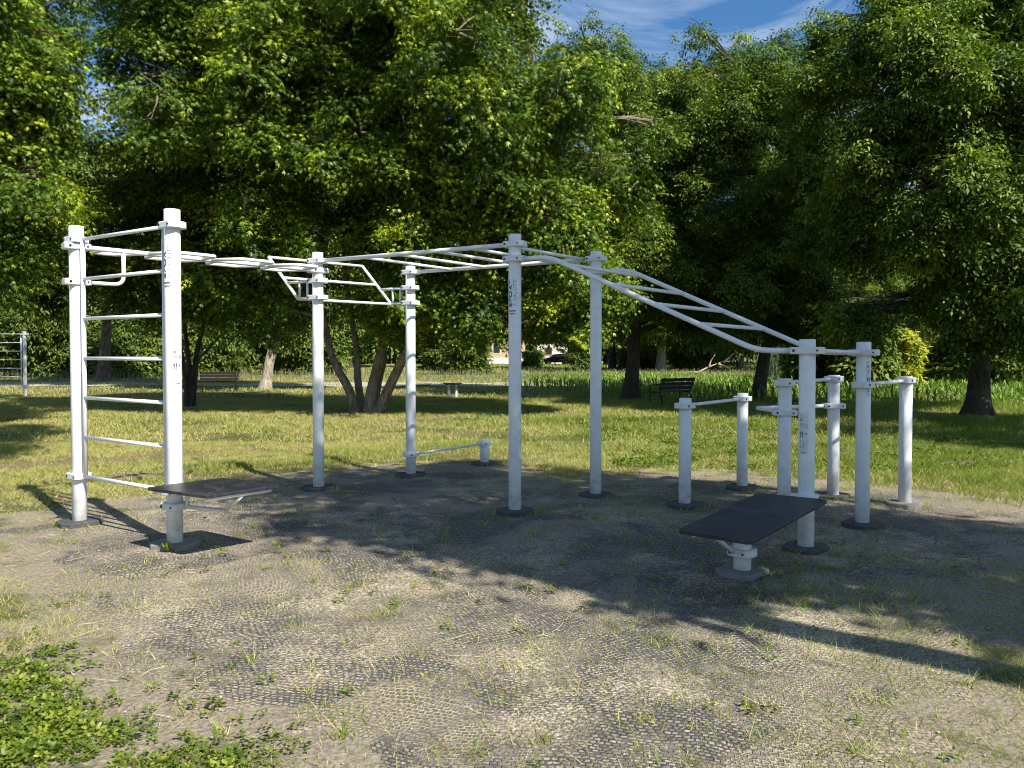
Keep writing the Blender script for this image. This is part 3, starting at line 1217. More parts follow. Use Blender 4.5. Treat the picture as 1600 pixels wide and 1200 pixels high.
def foliage(name, kind, pts, out_dir, mat, parent, tint0, rng, scale=1.0, pitch=(-15, 45), yaw_j=45, **kw):
    """one mesh: a leafy sprig at each point, pointing along out_dir (azimuth)"""
    allv, allt = [], []
    temps = SPRIGS[kind]
    nper = temps[0][3]
    which = rng.integers(0, len(temps), len(pts))
    for ti, (tv, lid, tt, _) in enumerate(temps):
        sel = np.where(which == ti)[0]
        if not len(sel):
            continue
        n = len(sel)
        yaw = out_dir[sel] + np.radians(rng.uniform(-yaw_j, yaw_j, n))
        pit = np.radians(rng.uniform(pitch[0], pitch[1], n))
        rol = np.radians(rng.uniform(-35, 35, n))
        sc = scale * rng.uniform(.75, 1.25, n)
        cy, sy, cp, sp, cr, sr = np.cos(yaw), np.sin(yaw), np.cos(pit), np.sin(pit), np.cos(rol), np.sin(rol)
        R = np.zeros((n, 3, 3))
        R[:, 0, 0] = cy * cp
        R[:, 0, 1] = cy * sp * sr - sy * cr
        R[:, 0, 2] = cy * sp * cr + sy * sr
        R[:, 1, 0] = sy * cp
        R[:, 1, 1] = sy * sp * sr + cy * cr
        R[:, 1, 2] = sy * sp * cr - cy * sr
        R[:, 2, 0] = -sp
        R[:, 2, 1] = cp * sr
        R[:, 2, 2] = cp * cr
        R *= sc[:, None, None]
        v = np.einsum('nij,mj->nmi', R, tv) + pts[sel][:, None, :]
        nl = lid.max() + 1
        rnd = rng.random((n, nl))
        tint = tint0[sel][:, None] + (rnd[:, lid] - .5) * .30 + (tt[None, :] - .5) * .22
        allv.append(v.reshape(-1, 3))
        allt.append(tint.reshape(-1))
    V = np.concatenate(allv)
    T = np.clip(np.concatenate(allt), 0, 1)
    V[:, 2] = np.maximum(V[:, 2], 0.02)
    return arr_mesh(name, V, nper, mat, T, parent, **kw)


def blob_points(rng, blobs, density, clump=26, sig=0.34, lay=.55):
    """clumped points near the surfaces of ellipsoids; a clump = the end of one bough"""
    pts, outs, tn = [], [], []
    cen = np.mean([b[:3] for b in blobs], 0)
    for bx, by, bz, rx, ry, rz in blobs:
        area = 4 * PI * ((rx * ry) ** 1.6 / 3 + (rx * rz) ** 1.6 / 3 + (ry * rz) ** 1.6 / 3) ** (1 / 1.6)
        nc = max(3, int(area * density / clump))
        d = rng.normal(size=(nc, 3))
        d /= np.linalg.norm(d, axis=1)[:, None]
        rad = rng.uniform(.35, 1.0, nc) ** .40
        c = np.array([bx, by, bz]) + d * rad[:, None] * np.array([rx, ry, rz])
        for i in range(nc):
            k = rng.integers(int(clump * .5), int(clump * 1.5))
            o = math.atan2(d[i, 1], d[i, 0])
            # bough spreads as a drooping fan
            a = rng.uniform(-.9, .9, k) + o
            r = rng.uniform(0, 1, k) ** .6 * sig * 2.4
            off = np.stack([np.cos(a) * r, np.sin(a) * r, rng.normal(0, sig * lay, k) - r * .45], -1)
            off -= np.array([math.cos(o), math.sin(o), 0]) * sig * 1.1
            pts.append(c[i] + off)
            outs.append(a)
            young = max(0, d[i, 2]) * .10 + rng.normal(0, .13)
            tn.append(np.full(k, young) + rng.normal(0, .07, k) + r / (sig * 2.4) * .16)
    return np.concatenate(pts), np.concatenate(outs), np.concatenate(tn)


def limb(a, b, r0, r1, rnd, sag=.1, n=7, wob=.05):
    a, b = Vector(a), Vector(b)
    L_ = (b - a).length
    side = Vector((rnd.uniform(-1, 1), rnd.uniform(-1, 1), 0)) * L_ * .07
    pts, rs = [], []
    for i in range(n):
        t = i / (n - 1)
        p = a.lerp(b, t) + side * math.sin(t * PI) + Vector((0, 0, sag * L_ * math.sin(t * PI)))
        p += Vector((rnd.uniform(-1, 1), rnd.uniform(-1, 1), rnd.uniform(-1, 1))) * L_ * .012 * (0 < i < n - 1)
        pts.append(p)
        rs.append(r0 + (r1 - r0) * t ** .8)
    return pts, rs


def make_tree(name, loc, stems, blobs, kind, matl, bark, density, seed, label, cat='tree', group=None, base=.4, scale=1.0, clump=26, sig=.34,
              branches=True, root_flare=1.5, pitch=(-15, 45)):
    """stems: list of (list of points, r0, r1), blobs in world coords; returns the thing"""
    rng = np.random.default_rng(seed)
    rnd = random.Random(seed)
    loc = Vector(loc)
    t = empty(name, loc, label=label, cat=cat, group=group)
    mb = MB()
    tips = []
    for pts, r0, r1 in stems:
        pts = [Vector(p) for p in pts]
        fine, rs = [], []
        m = len(pts)
        for i in range(m - 1):
            p0 = pts[max(i - 1, 0)]
            p1, p2 = pts[i], pts[i + 1]
            p3 = pts[min(i + 2, m - 1)]
            for k in range(5):
                s = k / 5
                q = .5 * ((2 * p1) + (p2 - p0) * s + (2 * p0 - 5 * p1 + 4 * p2 - p3) * s * s + (-p0 + 3 * p1 - 3 * p2 + p3) * s ** 3)
                tt = (i + s) / (m - 1)
                fine.append(q)
                fl = 1 + (root_flare - 1) * math.exp(-max(0, q.z) / .28)
                rs.append((r0 + (r1 - r0) * tt) * fl)
        fine.append(pts[-1])
        rs.append(r1)
        mb.tube([p - loc for p in fine], rs, 18, wob=.07, seed=rnd.random())
        tips += [(f, r) for f, r in zip(fine, rs)]
    if branches:
        br = []
        for bl in blobs:
            c = Vector(bl[:3])
            # nearest stem point below the blob
            cand = [(abs((f - c).length - .1) + (2.0 if f.z > c.z - .2 else 0) + abs(f.z - c.z) * .2, f, r) for f, r in tips]
            cand.sort(key=lambda q: q[0])
            _, f, r = cand[0]
            pts, rs = limb(f, c, min(r * .62, .16), .035, rnd)
            mb.tube([p - loc for p in pts], rs, 9, wob=.05, seed=rnd.random())
            br.append((pts, bl))
        for pts, bl in br:
            for k in range(6):
                d = Vector((rnd.gauss(0, 1), rnd.gauss(0, 1), rnd.gauss(0, .8))).normalized()
                e = Vector(bl[:3]) + Vector((d.x * bl[3], d.y * bl[4], d.z * bl[5])) * .8
                s = pts[rnd.randint(3, 6)]
                p2, r2 = limb(s, e, .03, .008, rnd, .05, 6)
                mb.tube([p - loc for p in p2], r2, 6)
    mb.build('trunk', bark, t)
    pts, outs, tn = blob_points(rng, blobs, density, clump, sig)
    foliage('crown', kind, pts - np.array(loc), outs, matl, t, base + tn, rng, scale, pitch)
    return t


def g(x, y, z=0.0):
    """ground point under photo position"""
    return P(x, y, z)


def px(x, y, Y):
    """point at distance Y seen at photo position x, y"""
    return Vector(((x - 800) / 1200 * Y, Y, CAM_H + (551 - y) / 1200 * Y))


def blob(x, y, Y, r, ry=None, rz=None):
    """foliage mass: photo position, distance, radii in metres"""
    p = px(x, y, Y)
    return (p.x, p.y, p.z, r, ry or r, rz or r)


def split(bl, k=4, seed=1, f=.52, dy=1.0, tall=1.25):
    """break each mass into smaller hanging boughs at different depths"""
    r_ = random.Random(seed)
    out = []
    for (x, y, z, a, b, c) in bl:
        for _ in range(k):
            d = Vector((r_.gauss(0, 1), r_.gauss(0, 1), r_.gauss(0, 1))).normalized() * r_.uniform(.2, 1.05)
            s_ = f * r_.uniform(.65, 1.25)
            out.append((x + d.x * a, y + d.y * b + r_.uniform(-dy, dy) * .5, z + d.z * c, a * s_, b * s_, c * s_ * tall))
    return out


# big multi-stemmed maple in the middle
b0 = g(575, 645)
st = []
def stem(xy, r0, r1, Y0, dY):
    pts = []
    for i, (x, y) in enumerate(xy):
        Y = Y0 + dY * i / (len(xy) - 1)
        q = px(x, y, Y)
        pts.append(q)
    pts[0].z = -0.1
    st.append((pts, r0, r1))
Yb = b0.y
M_MAPLE = M['bark_maple']
stem([(556, 650), (545, 610), (520, 560), (500, 480), (440, 330), (380, 180)], .13, .05, Yb - .1, .8)
stem([(577, 650), (583, 600), (598, 540), (620, 450), (640, 300), (650, 120)], .165, .06, Yb, .4)
stem([(588, 650), (610, 600), (640, 540), (690, 450), (770, 330), (830, 220)], .15, .05, Yb - .1, -.6)
stem([(567, 650), (560, 600), (556, 540), (540, 420), (540, 260), (530, 60)], .11, .05, Yb + .5, .9)
stem([(583, 650), (590, 600), (600, 560), (605, 500), (720, 380), (700, 230)], .12, .04, Yb + .6, 1.2)
mb_ = []
MBL = [
    # top tier
    (262, 5, 20, 1.0), (320, 60, 19.6, 1.5), (400, 30, 20, 2.3), (520, 40, 21, 2.2), (630, 20, 20, 2.2), (740, 40, 20.5, 2.0), (805, 115, 20.5, 1.5),
    (330, -90, 21, 2.6), (500, -110, 22, 2.6), (660, -100, 21, 2.6), (765, -50, 21.5, 1.6),
    # middle
    (268, 130, 19.5, 1.0), (350, 170, 19, 1.6), (450, 130, 18.8, 1.6), (560, 150, 20.6, 1.8), (690, 140, 19, 1.8), (790, 190, 19, 1.7), (900, 190, 20.5, 1.6), (950, 240, 21, 1.3),
    (400, 260, 18.6, 1.3), (470, 230, 18.4, 1.3), (640, 260, 18.8, 1.5), (740, 290, 18.4, 1.5), (840, 290, 18.8, 1.5), (920, 330, 20, 1.4), (320, 300, 20.5, 1.2),
    (235, 260, 21, 1.3), (560, 320, 21.5, 1.5), (620, 350, 19, 1.1),
    # hanging lower boughs
    (700, 390, 18.3, 1.2), (780, 400, 18.5, 1.3), (860, 400, 19, 1.3), (920, 430, 20, 1.1), (440, 360, 18.5, .9), (330, 400, 20, 1.3), (240, 400, 21, 1.4), (410, 430, 20, 1.0),
    (740, 450, 18.8, .8), (870, 450, 19, .7), (640, 430, 18.8, .9), (600, 470, 19.5, .8), (905, 490, 19.5, .4), (670, 470, 19.5, .6), (762, 500, 19.2, .4), (850, 490, 19.3, .4),
    (500, 300, 22.5, 2.0), (430, 400, 23, 1.8), (700, 330, 22.5, 2.2), (300, 180, 22.5, 2.2), (600, 200, 23, 2.2), (820, 330, 23, 2.0),
]
for x, y, Y, r in MBL:
    Y += (y - 280) / 300 * 1.7          # upper boughs reach further out than the lower ones
    mb_.append(blob(x, y, Y, r * 1.02, r * 1.0, r * .95))
make_tree('maple_tree', b0, st, split(mb_, 6, 3, .38, 2.0, 1.45), 'maple', M['maple'], M['bark_maple'], 38, 21, 'large maple with several leaning stems from one base, centre of the lawn', base=.38, root_flare=1.35, scale=.92, sig=.30, clump=24)

# left maple, trunk just out of the frame
tl = Vector((-14.2, 18.5, 0))
bl = [blob(x, y, Y, r) for x, y, Y, r in [(-10, 20, 17, 1.4), (38, 45, 16.2, .8), (-60, 60, 17, 2.2), (10, 130, 16.4, 1.1), (-40, 180, 16.5, 1.8), (50, 210, 16.4, .8), (20, 270, 16.4, 1.3), (-60, 300, 17, 1.8),
                                          (55, 340, 17, 1.0), (0, 350, 17, 1.0), (-70, 380, 17.5, 1.4), (-100, 100, 20, 3), (-70, -80, 18, 2.0), (20, -90, 18, 1.2), (-110, 320, 20, 2.4)]]
make_tree('maple_tree', tl, [([tl, tl + Vector((.1, 0, 2)), tl + Vector((.5, -.2, 5)), tl + Vector((.4, -.3, 8)), tl + Vector((.8, 0, 11))], .26, .08)], split(bl, 6, 5, .38, 1.6, 1.45), 'maple', M['maple'], M['bark'], 38, 22,
          'maple crown filling the upper left corner, hanging over the far small ladder', base=.40, scale=.92, sig=.30, clump=24)

# walnuts on the right
def walnut(loc, xs, r0, bl, seed, label, lean=0.0, top=9, dens=26, bark='bark_dark', **kw):
    pts = [loc + Vector((0, 0, -.1)), loc + Vector((lean * .6, 0, 1.2)), loc + Vector((lean * 1.4, .1, 2.6)), loc + Vector((lean * 1.8, 0, 4.5)), loc + Vector((lean * 1.7, .1, 6.5)), loc + Vector((lean * 1.9, 0, top))]
    return make_tree('walnut_tree', loc, [(pts, r0, .07)], split(bl, 6, seed, .38, 1.6, 1.25), 'walnut', M['walnut'], M[bark], dens, seed, label, group='walnut trees on the right of the lawn', base=.42, clump=18, scale=.98, sig=.33, pitch=(-38, 28), **kw)


w1 = g(985, 625)
B1 = [(1000, 150, 27, 2.0), (935, 150, 28, 1.8), (1060, 160, 27, 1.7), (905, 130, 29, 1.3), (960, 220, 26, 2.1), (1050, 240, 26, 1.9), (1000, 310, 25.6, 1.8), (920, 300, 27, 1.8), (1080, 330, 26, 1.7),
      (1040, 400, 25.5, 1.6), (970, 400, 26, 1.5), (1020, 460, 25.5, 1.0), (1100, 420, 26, 1.3), (1000, 230, 29, 2.5), (1010, 380, 29, 2.4), (940, 440, 28, 1.4), (1090, 480, 26.5, .8)]
walnut(w1, 0, .27, [blob(*b) for b in B1], 31, 'dark trunked tree behind the sloping ladder, just left of the black bench', .12)
w2 = g(1182, 627)
B2 = [(1150, 125, 27, 1.8), (1105, 105, 28, 1.2), (1180, 180, 26, 2.0), (1245, 150, 27, 1.6), (1120, 230, 26, 2.0), (1200, 270, 25.5, 1.9), (1280, 210, 26.5, 1.8), (1150, 340, 25, 1.7), (1240, 360, 25, 1.6),
      (1200, 430, 24.6, 1.4), (1130, 420, 25, 1.3), (1270, 430, 25, 1.2), (1160, 490, 24.8, .8), (1200, 250, 29, 2.6), (1180, 400, 28.5, 2.4), (1230, 500, 25.5, .7)]
walnut(w2, 0, .23, [blob(*b) for b in B2], 32, 'slim leaning tree between the black bench and the reeds', .35)
w3 = g(1528, 651)
B3 = [(1430, 60, 18, 1.6), (1500, 20, 18.5, 1.8), (1580, 60, 18, 1.9), (1330, 100, 19, 1.2), (1400, 140, 17.5, 1.3), (1480, 150, 17.4, 1.5), (1570, 170, 17, 1.6), (1420, 240, 17.2, 1.2), (1520, 260, 17, 1.5),
      (1600, 290, 17, 1.6), (1370, 210, 18, 1.0), (1430, 350, 17.2, 1.2), (1510, 380, 17.2, 1.3), (1590, 400, 17.2, 1.4), (1480, 440, 18, .8),
      (1560, 470, 18, .9), (1300, 330, 19.5, 1.0), (1340, 490, 19, .7), (1620, 480, 18, 1.0), (1290, 75, 22, .7), (1700, 100, 18, 2.5), (1700, 300, 18, 2.4), (1600, -60, 19, 2.4), (1530, -60, 20, 2.0),
      (1520, 150, 21.5, 2.2), (1480, 330, 21.5, 2.2), (1620, 330, 21.5, 2.4)]
walnut(w3, 0, .26, [blob(*b) for b in B3], 33, 'nearest big tree at the right edge with its thick trunk on the grass', .08, top=10, root_flare=1.9)
w4 = Vector((30, 56, 0))
B4 = [(1260, 250, 55, 4.0), (1330, 300, 55, 4.0), (1300, 400, 54, 4.0), (1400, 430, 54, 3.8), (1450, 330, 56, 4.0), (1230, 400, 55, 3.6), (1380, 500, 52, 2.0), (1450, 500, 52, 2.4), (1280, 490, 53, 2.4), (1350, 210, 56, 3.0)]
walnut(w4, 0, .24, [blob(*b) for b in B4], 34, 'darker tree behind the reeds, filling the gap right of the slim leaning tree', 0, dens=9, top=16)

# thin dark multi-stem tree on the left lawn
st = []
t2 = g(297, 636)
stem([(296, 640), (297, 590), (292, 540), (285, 480), (270, 400)], .10, .03, t2.y, .3)
stem([(299, 640), (303, 580), (315, 520), (335, 470), (370, 420)], .09, .03, t2.y, .2)
stem([(293, 640), (288, 580), (278, 520), (262, 450), (240, 380)], .07, .02, t2.y, -.4)
stem([(301, 638), (306, 590), (312, 560), (340, 530), (352, 500)], .05, .02, t2.y, -.4)
make_tree('young_tree', t2, st, [blob(*b) for b in [(230, 340, 22.5, 1.5), (300, 350, 22.5, 1.5), (380, 370, 22.5, 1.3), (200, 420, 22, 1.0), (290, 440, 22, .9)]], 'maple', M['maple'], M['bark_dark'], 40, 41,
          'thin dark tree with several slender stems behind the tall front ladder', base=.28)

# leaning pale trunk further back
t3 = g(413, 609)
st = []
stem([(413, 612), (420, 570), (430, 530), (433, 480), (425, 420), (410, 340)], .23, .12, t3.y, .5)
make_tree('poplar_tree', t3, st, [blob(*b) for b in [(380, 330, 33, 3.0), (470, 320, 34, 3.0), (420, 220, 34, 3.2), (500, 430, 34, 1.8), (380, 460, 33, 1.3)]], 'walnut', M['far'], M['bark_pale'], 20, 42,
          'leaning tree with a patchy pale trunk, right of the dim park bench', base=.45, scale=1.6)
t4 = g(162, 598)
st = []
stem([(160, 601), (163, 560), (167, 520), (168, 470), (170, 400), (175, 330)], .34, .12, t4.y, .5)
make_tree('poplar_tree', t4, st, [blob(*b) for b in [(150, 350, 38, 3.6), (220, 330, 39, 3.2), (100, 400, 38, 2.6), (180, 430, 37, 1.6), (190, 290, 40, 2.4)]], 'walnut', M['far'], M['bark'], 16, 43,
          'tree trunk seen between the rungs of the tall front ladder', base=.5, scale=1.8)


# far trees: two crowns, each copied with its trunk
def far_proto(seed, kindlabel, h, r, bark, low=.18, dens=9):
    rng = random.Random(seed)
    bl = []
    for k in range(16):
        t = rng.uniform(low, .92)
        rr = r * (1 - abs(t - .5) * 1.1) * rng.uniform(.35, .8)
        a = rng.uniform(0, 6.28)
        s = r * rng.uniform(.32, .48)
        bl.append((math.cos(a) * rr, math.sin(a) * rr, h * t, s, s, s * .9))
    return make_tree('deciduous_tree', (0, 0, 0), [([Vector((0, 0, -.2)), Vector((.1, 0, h * .2)), Vector((-.1, .1, h * .45)), Vector((.1, 0, h * .8))], .38, .06)], bl, 'coarse', M['far'], M[bark], dens, seed,
                     kindlabel, group='trees standing beyond the crops', base=.5, clump=14, sig=.7, root_flare=1.3)


fp1 = far_proto(51, 'x', 16, 4.6, 'bark_dark')
fp2 = far_proto(52, 'x', 12, 3.6, 'bark_pale', .28)
FT = [  # photo x of the foot, distance, proto, scale, label
    (35, 62, 0, 1.2, 'round tree behind the far small ladder at the left edge'),
    (128, 74, 0, 1.5, 'tall far tree in the gap left of the tall ladder post'),
    (215, 68, 0, 1.3, 'bushy far tree seen through the middle of the tall ladder'),
    (300, 64, 0, .92, 'bushy far tree behind the thin dark multi-stemmed tree'),
    (375, 58, 1, .8, 'far tree with pale trunk just left of the leaning patchy trunk'),
    (470, 70, 0, .95, 'far tree right of the leaning patchy trunk'),
    (545, 78, 0, 1.0, 'far tree glimpsed between the stems of the central maple'),
    (640, 84, 0, .9, 'far tree left of the yellow house'),
    (957, 72, 0, .95, 'far tree right of the black car'),
    (1033, 62, 1, 1.15, 'far tree with a thick pale fluted trunk above the black bench'),
    (1110, 64, 0, .85, 'far tree beside the walking person'),
    (1157, 66, 1, 1.0, 'far pale trunked tree near the fallen branch'),
    (1250, 70, 0, .95, 'far tree behind the low left part of the reeds'),
    (1330, 66, 0, 1.0, 'far tree behind the yellow bush'),
    (1420, 72, 0, .95, 'far tree behind the dry pale stalks'),
    (1500, 64, 0, .95, 'far tree behind the thick trunk at the right'),
    (1590, 70, 0, 1.0, 'far tree at the right edge behind the crops'),
    (-60, 60, 0, 1.0, 'far tree cut by the left edge of the view'),
]
used = set()
for i, (fx, Y, k, s, lab) in enumerate(FT):
    p = Vector(((fx - 800) / 1200 * Y, Y, 0))
    pr = (fp1, fp2)[k]
    if k not in used:
        o = pr
        used.add(k)
        o.location = p
        o.rotation_euler = (0, 0, i * 1.3)
        o.scale = (s, s, s)
        o['label'] = lab
    else:
        copy_tree(pr, None, p, i * 1.3, (s, s, s * (1 + .1 * math.sin(i * 5))), label=lab)

# dense shrubs
def shrub(name, loc, w, h, label, matl='far', n=60, kind='bush', scale=1.6, base=.5, seed=1, group=None, stemr=.1):
    rng = np.random.default_rng(seed)
    t = empty(name, loc, label=label, cat='shrub', group=group)
    mb = MB()
    rnd = random.Random(seed)
    bl = []
    for k in range(9):
        z = h * (.18 + .72 * k / 8)
        rr = w * .28 * (1 - abs(z / h - .5))
        a = rnd.uniform(0, 6.28)
        s = w * .5 * (1 - .45 * abs(z / h - .45)) * rnd.uniform(.55, .8)
        c = Vector((math.cos(a) * rr, math.sin(a) * rr, z))
        bl.append((c.x, c.y, c.z, s, s, max(s, h * .12)))
        if k % 2 == 0:
            pts, rs = limb((rnd.uniform(-.1, .1), rnd.uniform(-.1, .1), -.05), c, stemr, .015, rnd)
            mb.tube(pts, rs, 8)
    mb.build('stem', M['bark'], t)
    pts, outs, tn = blob_points(rng, bl, n, 14, w * .09)
    pts[:, 2] = np.maximum(pts[:, 2], .15)
    foliage('crown', kind, pts, outs, M[matl], t, base + tn, rng, scale, (-50, 30))
    return t


sg = 'shrubs in front of the houses'
shrub('shrub', g(908, 583, 0), 2.2, 6.6, 'column of dark ivy like shrub just right of the black car', n=14, seed=61, scale=2.0, group=sg)
shrub('shrub', g(733, 586, 0), 3.0, 4.9, 'vase shaped shrub in front of the yellow house, right of the small step table', n=14, seed=62, scale=2.0, base=.55, group=sg)
shrub('shrub', g(831, 574, 0), 1.7, 2.0, 'small leafy shrub at the corner of the yellow house', n=14, seed=63, scale=2.2, base=.6, group=sg)
shrub('shrub', g(690, 580, 0), 3.0, 5.0, 'dark shrub at the left end of the yellow house', n=12, seed=64, scale=2.2, group=sg)
shrub('shrub', g(1100, 582, 0), 4.2, 7.0, 'ivy clad shrub between the walking person and the pale trunk', n=12, seed=65, scale=2.2, group=sg)
shrub('shrub', g(1000, 578, 0), 3.4, 2.2, 'low bright shrub left of the thick pale fluted trunk', n=12, seed=66, scale=2.2, base=.62, group=sg)
yb = px(1412, 575, 33)
yb.z = 0
shrub('yellow_bush', yb, .95, 3.0, 'bright yellow green bush beside the dry pale stalks', 'yellowleaf', n=46, seed=67, scale=1.3, base=.62, stemr=.06)
for i, (x, Y, w, h, lab) in enumerate([(1325, 33, 2.8, 3.6, 'dark green bush left of the bright yellow bush'), (1290, 34, 2.8, 3.2, 'dark green bush behind the tall reeds'), (1530, 36, 4.0, 3.4, 'dark bush behind the thick right trunk'),
                                       (60, 50, 5.5, 4.6, 'rounded bush behind the far small ladder'), (225, 52, 5.0, 4.0, 'low spreading bush through the lower rungs of the tall ladder'),
                                       (470, 56, 5.0, 4.4, 'bush behind the first tall post right of the ladder'), (320, 54, 4.5, 3.6, 'bush above the dim park bench'), (130, 54, 4.4, 4.2, 'bush left of the tall front ladder')]):
    p = Vector(((x - 800) / 1200 * Y, Y, 0))
    shrub('shrub', p, w, h, lab, n=14, seed=70 + i, scale=2.0, base=.5, group='bushes along the edge of the lawn')

# the far wood closing the view
rng = np.random.default_rng(90)
bl = []
for k in range(150):
    a = rng.uniform(-78, 78)
    Y = rng.uniform(88, 128)
    X = math.tan(math.radians(a * .55)) * Y * 1.25
    if -16 < X < 12 and Y < 122:
        Y = rng.uniform(128, 150)
    s = rng.uniform(3.0, 5.0)
    bl.append((X, Y, rng.uniform(2, 15), s, s, s))
pts, outs, tn = blob_points(rng, bl, 1.5, 14, 1.2)
tag(foliage('far_wood', 'coarse', pts, outs, M['far'], None, .42 + tn, rng, 3.6), label='dark far wood closing the view behind all the trees', cat='wood', kind='stuff')

# the tree behind the viewer whose shadow falls on the matting
tb = Vector((5.3, 0.98, 0))
cs = []
rnd = random.Random(77)
dirs = Vector((-0.66, 0.75, 0)).normalized()      # direction shadows fall


def shade(sx, sy, h, r):
    """bough whose shadow centre lands at sx, sy"""
    q = Vector((sx, sy, 0)) - dirs * h / math.tan(SUN_EL)
    cs.append((q.x, q.y, h, r, r, r * .7))


for sx, sy, h, r in SHADE_SPOTS:
    shade(sx, sy, h, r)
pts = [tb + Vector((0, 0, -.1)), tb + Vector((.1, -.1, 3)), tb + Vector((-.1, -.6, 6)), tb + Vector((.2, -1.6, 9)), tb + Vector((.3, -2.6, 12))]
make_tree('walnut_tree', tb, [(pts, .2, .06)], cs, 'walnut', M['walnut'], M['bark_dark'], SHADE_DENS, 78, 'tall tree out of view behind the viewer that shades the matting', base=.4, clump=18, scale=1.7)

# trees standing outside the view on both sides, for the shade they throw on the lawn
for nm, trunk, spots, sd_, lab in (
        ('walnut_tree', Vector((17.5, 9.0, 0)), [(8.5, 14.5, 7.0, 1.3), (10.5, 15.5, 6.5, 1.5), (9.6, 13.2, 6.5, 1.0), (12, 17, 6.5, 1.6), (11.8, 14.2, 6, 1.2), (7.2, 16.2, 8.0, 1.0), (13.8, 18.8, 6.5, 1.6), (9.0, 18.2, 8.5, 1.3)], 81,
         'tree out of view on the right that shades the lawn under the thick trunk'),
        ('maple_tree', Vector((-6.5, 2.4, 0)), [(-9.3, 12.6, 10, .9), (-10.4, 14.2, 10.5, 1.1), (-11.2, 16.0, 11, 1.2), (-8.6, 11.2, 9.6, .4)], 82,
         'tree out of view on the left that shades the lawn at the left edge')):
    cs = []
    for sx, sy, h, r in spots:
        shade(sx, sy, h, r)
    pts = [trunk + Vector((0, 0, -.1)), trunk + Vector((0, .1, 2.5)), trunk + Vector((.1, .2, 4.6)), trunk + Vector((.4, .4, 7.5))]
    make_tree(nm, trunk, [(pts, .2, .08)], cs, 'walnut', M['walnut'], M['bark_dark'], 14, sd_, lab, base=.4, clump=18, scale=1.5)

# ------------------------------------------------------------------ path and road
grid_mesh('path', np.arange(-46, 40, .5), np.arange(34, 46, .4), lambda x, y: gz(x, y) + 0.03, M['gravel'],
          {'name': 'e', 'fun': lambda x, y: x * 0, 'keep': lambda x, y: np.abs(y - 39.6 - .5 * np.sin(x * .15)) < 2.1 + .5 * vnoise(x * 1.1, y * .9, 9)}, kind='structure')
grid_mesh('road', np.arange(12, 60, 1.), np.arange(80, 87, .5), lambda x, y: gz(x, y) + 0.05, M['asphalt'], kind='structure')


# ------------------------------------------------------------------ grass, weeds, crops, reeds
def in_view(x, y, m=1.12):
    return (np.abs(x) < y * .667 * m + .6)


def blades(x, y, z, h, w, lean, tint, rng):
    """single triangle blades -> verts (n*3,3), tint"""
    n = len(x)
    a = rng.uniform(0, 2 * PI, n)
    la = rng.uniform(0, 2 * PI, n)
    dx, dy = np.cos(a) * w / 2, np.sin(a) * w / 2
    tx, ty = x + np.cos(la) * h * lean, y + np.sin(la) * h * lean
    v = np.empty((n, 3, 3))
    v[:, 0] = np.stack([x - dx, y - dy, z], -1)
    v[:, 1] = np.stack([x + dx, y + dy, z], -1)
    v[:, 2] = np.stack([tx, ty, z + h], -1)
    return v.reshape(-1, 3), np.repeat(np.clip(tint, 0, 1), 3)


rng = np.random.default_rng(101)
VV, TT = [], []


def green_at(x, y):
    """0 dry .. 1 lush patches"""
    return np.clip(.34 + .16 * np.clip(x / 5, -1, 1) + .42 * vnoise(x * .55, y * .75, 5) + .28 * vnoise(x * 1.9, y * 2.3, 6) + .25 * np.clip((x - 1) / 4, -1, 1) * np.clip((y - 9) / 3, 0, 1), 0, 1)


def sow(n, x0, x1, y0, y1, hmin, hmax, w, lean, dens, tb):
    x = rng.uniform(x0, x1, n)
    y = np.sqrt(rng.uniform(y0 ** 2, y1 ** 2, n)) if y0 > 0 else rng.uniform(y0, y1, n)
    ok = in_view(x, y)
    x, y = x[ok], y[ok]
    # clumping
    d = dens(x, y) * np.clip(.75 + .6 * vnoise(x * 6, y * 6, 8), .15, 1) * np.clip(.85 + 1.2 * vnoise(x * .9, y * 1.2, 44), .10, 1)
    ok = rng.random(len(x)) < d
    x, y = x[ok], y[ok]
    gr = green_at(x, y)
    isdry = rng.random(len(x)) > gr * .8 + .12
    tint = np.where(isdry, rng.uniform(.72, 1.0, len(x)), rng.uniform(.15, .62, len(x)))
    h = rng.uniform(hmin, hmax, len(x)) * (.55 + .7 * gr) * (1 + .3 * vnoise(x * 3, y * 3, 4))
    v, t = blades(x, y, gz(x, y) - .005, h, w, rng.uniform(.2, lean, len(x)) * np.where(isdry, 1.6, 1), tint + tb, rng)
    VV.append(v)
    TT.append(t)


out_mat = lambda x, y: np.clip((poly_sd(x, y, MAT_POLY) + .25 * vnoise(x * 3, y * 3, 11)) / 1.1, 0, 1)
sow(900000, -11, 13, 5.0, 14, .03, .10, .010, 1.1, out_mat, 0)
sow(700000, -20, 20, 14, 28, .04, .14, .018, 1.0, lambda x, y: x * 0 + 1, 0)
sow(260000, -42, 42, 26, 60, .08, .24, .035, .8, lambda x, y: x * 0 + 1, 0)
sow(160000, -72, 72, 55, 105, .12, .3, .09, .8, lambda x, y: x * 0 + 1, 0)
sow(420000, -5.5, 6, 1.6, 6.0, .02, .075, .0045, 1.5, lambda x, y: np.clip(out_mat(x, y) * 1.5 + .15, 0, 1) * .9, .04)
sow(300000, -6, 6.5, 2.2, 10.5, .01, .05, .0045, 1.8, lambda x, y: np.clip(mat_sd(x, y) * .5 + .72, .0, .85) * np.clip(vnoise(x * 2.1, y * 2.1, 41) + .35, 0, 1), .1)
tag(arr_mesh('grass', np.concatenate(VV), 3, M['grass'], np.concatenate(TT)), 'patchy green and dry lawn grass around the matting', 'grass', kind='stuff')

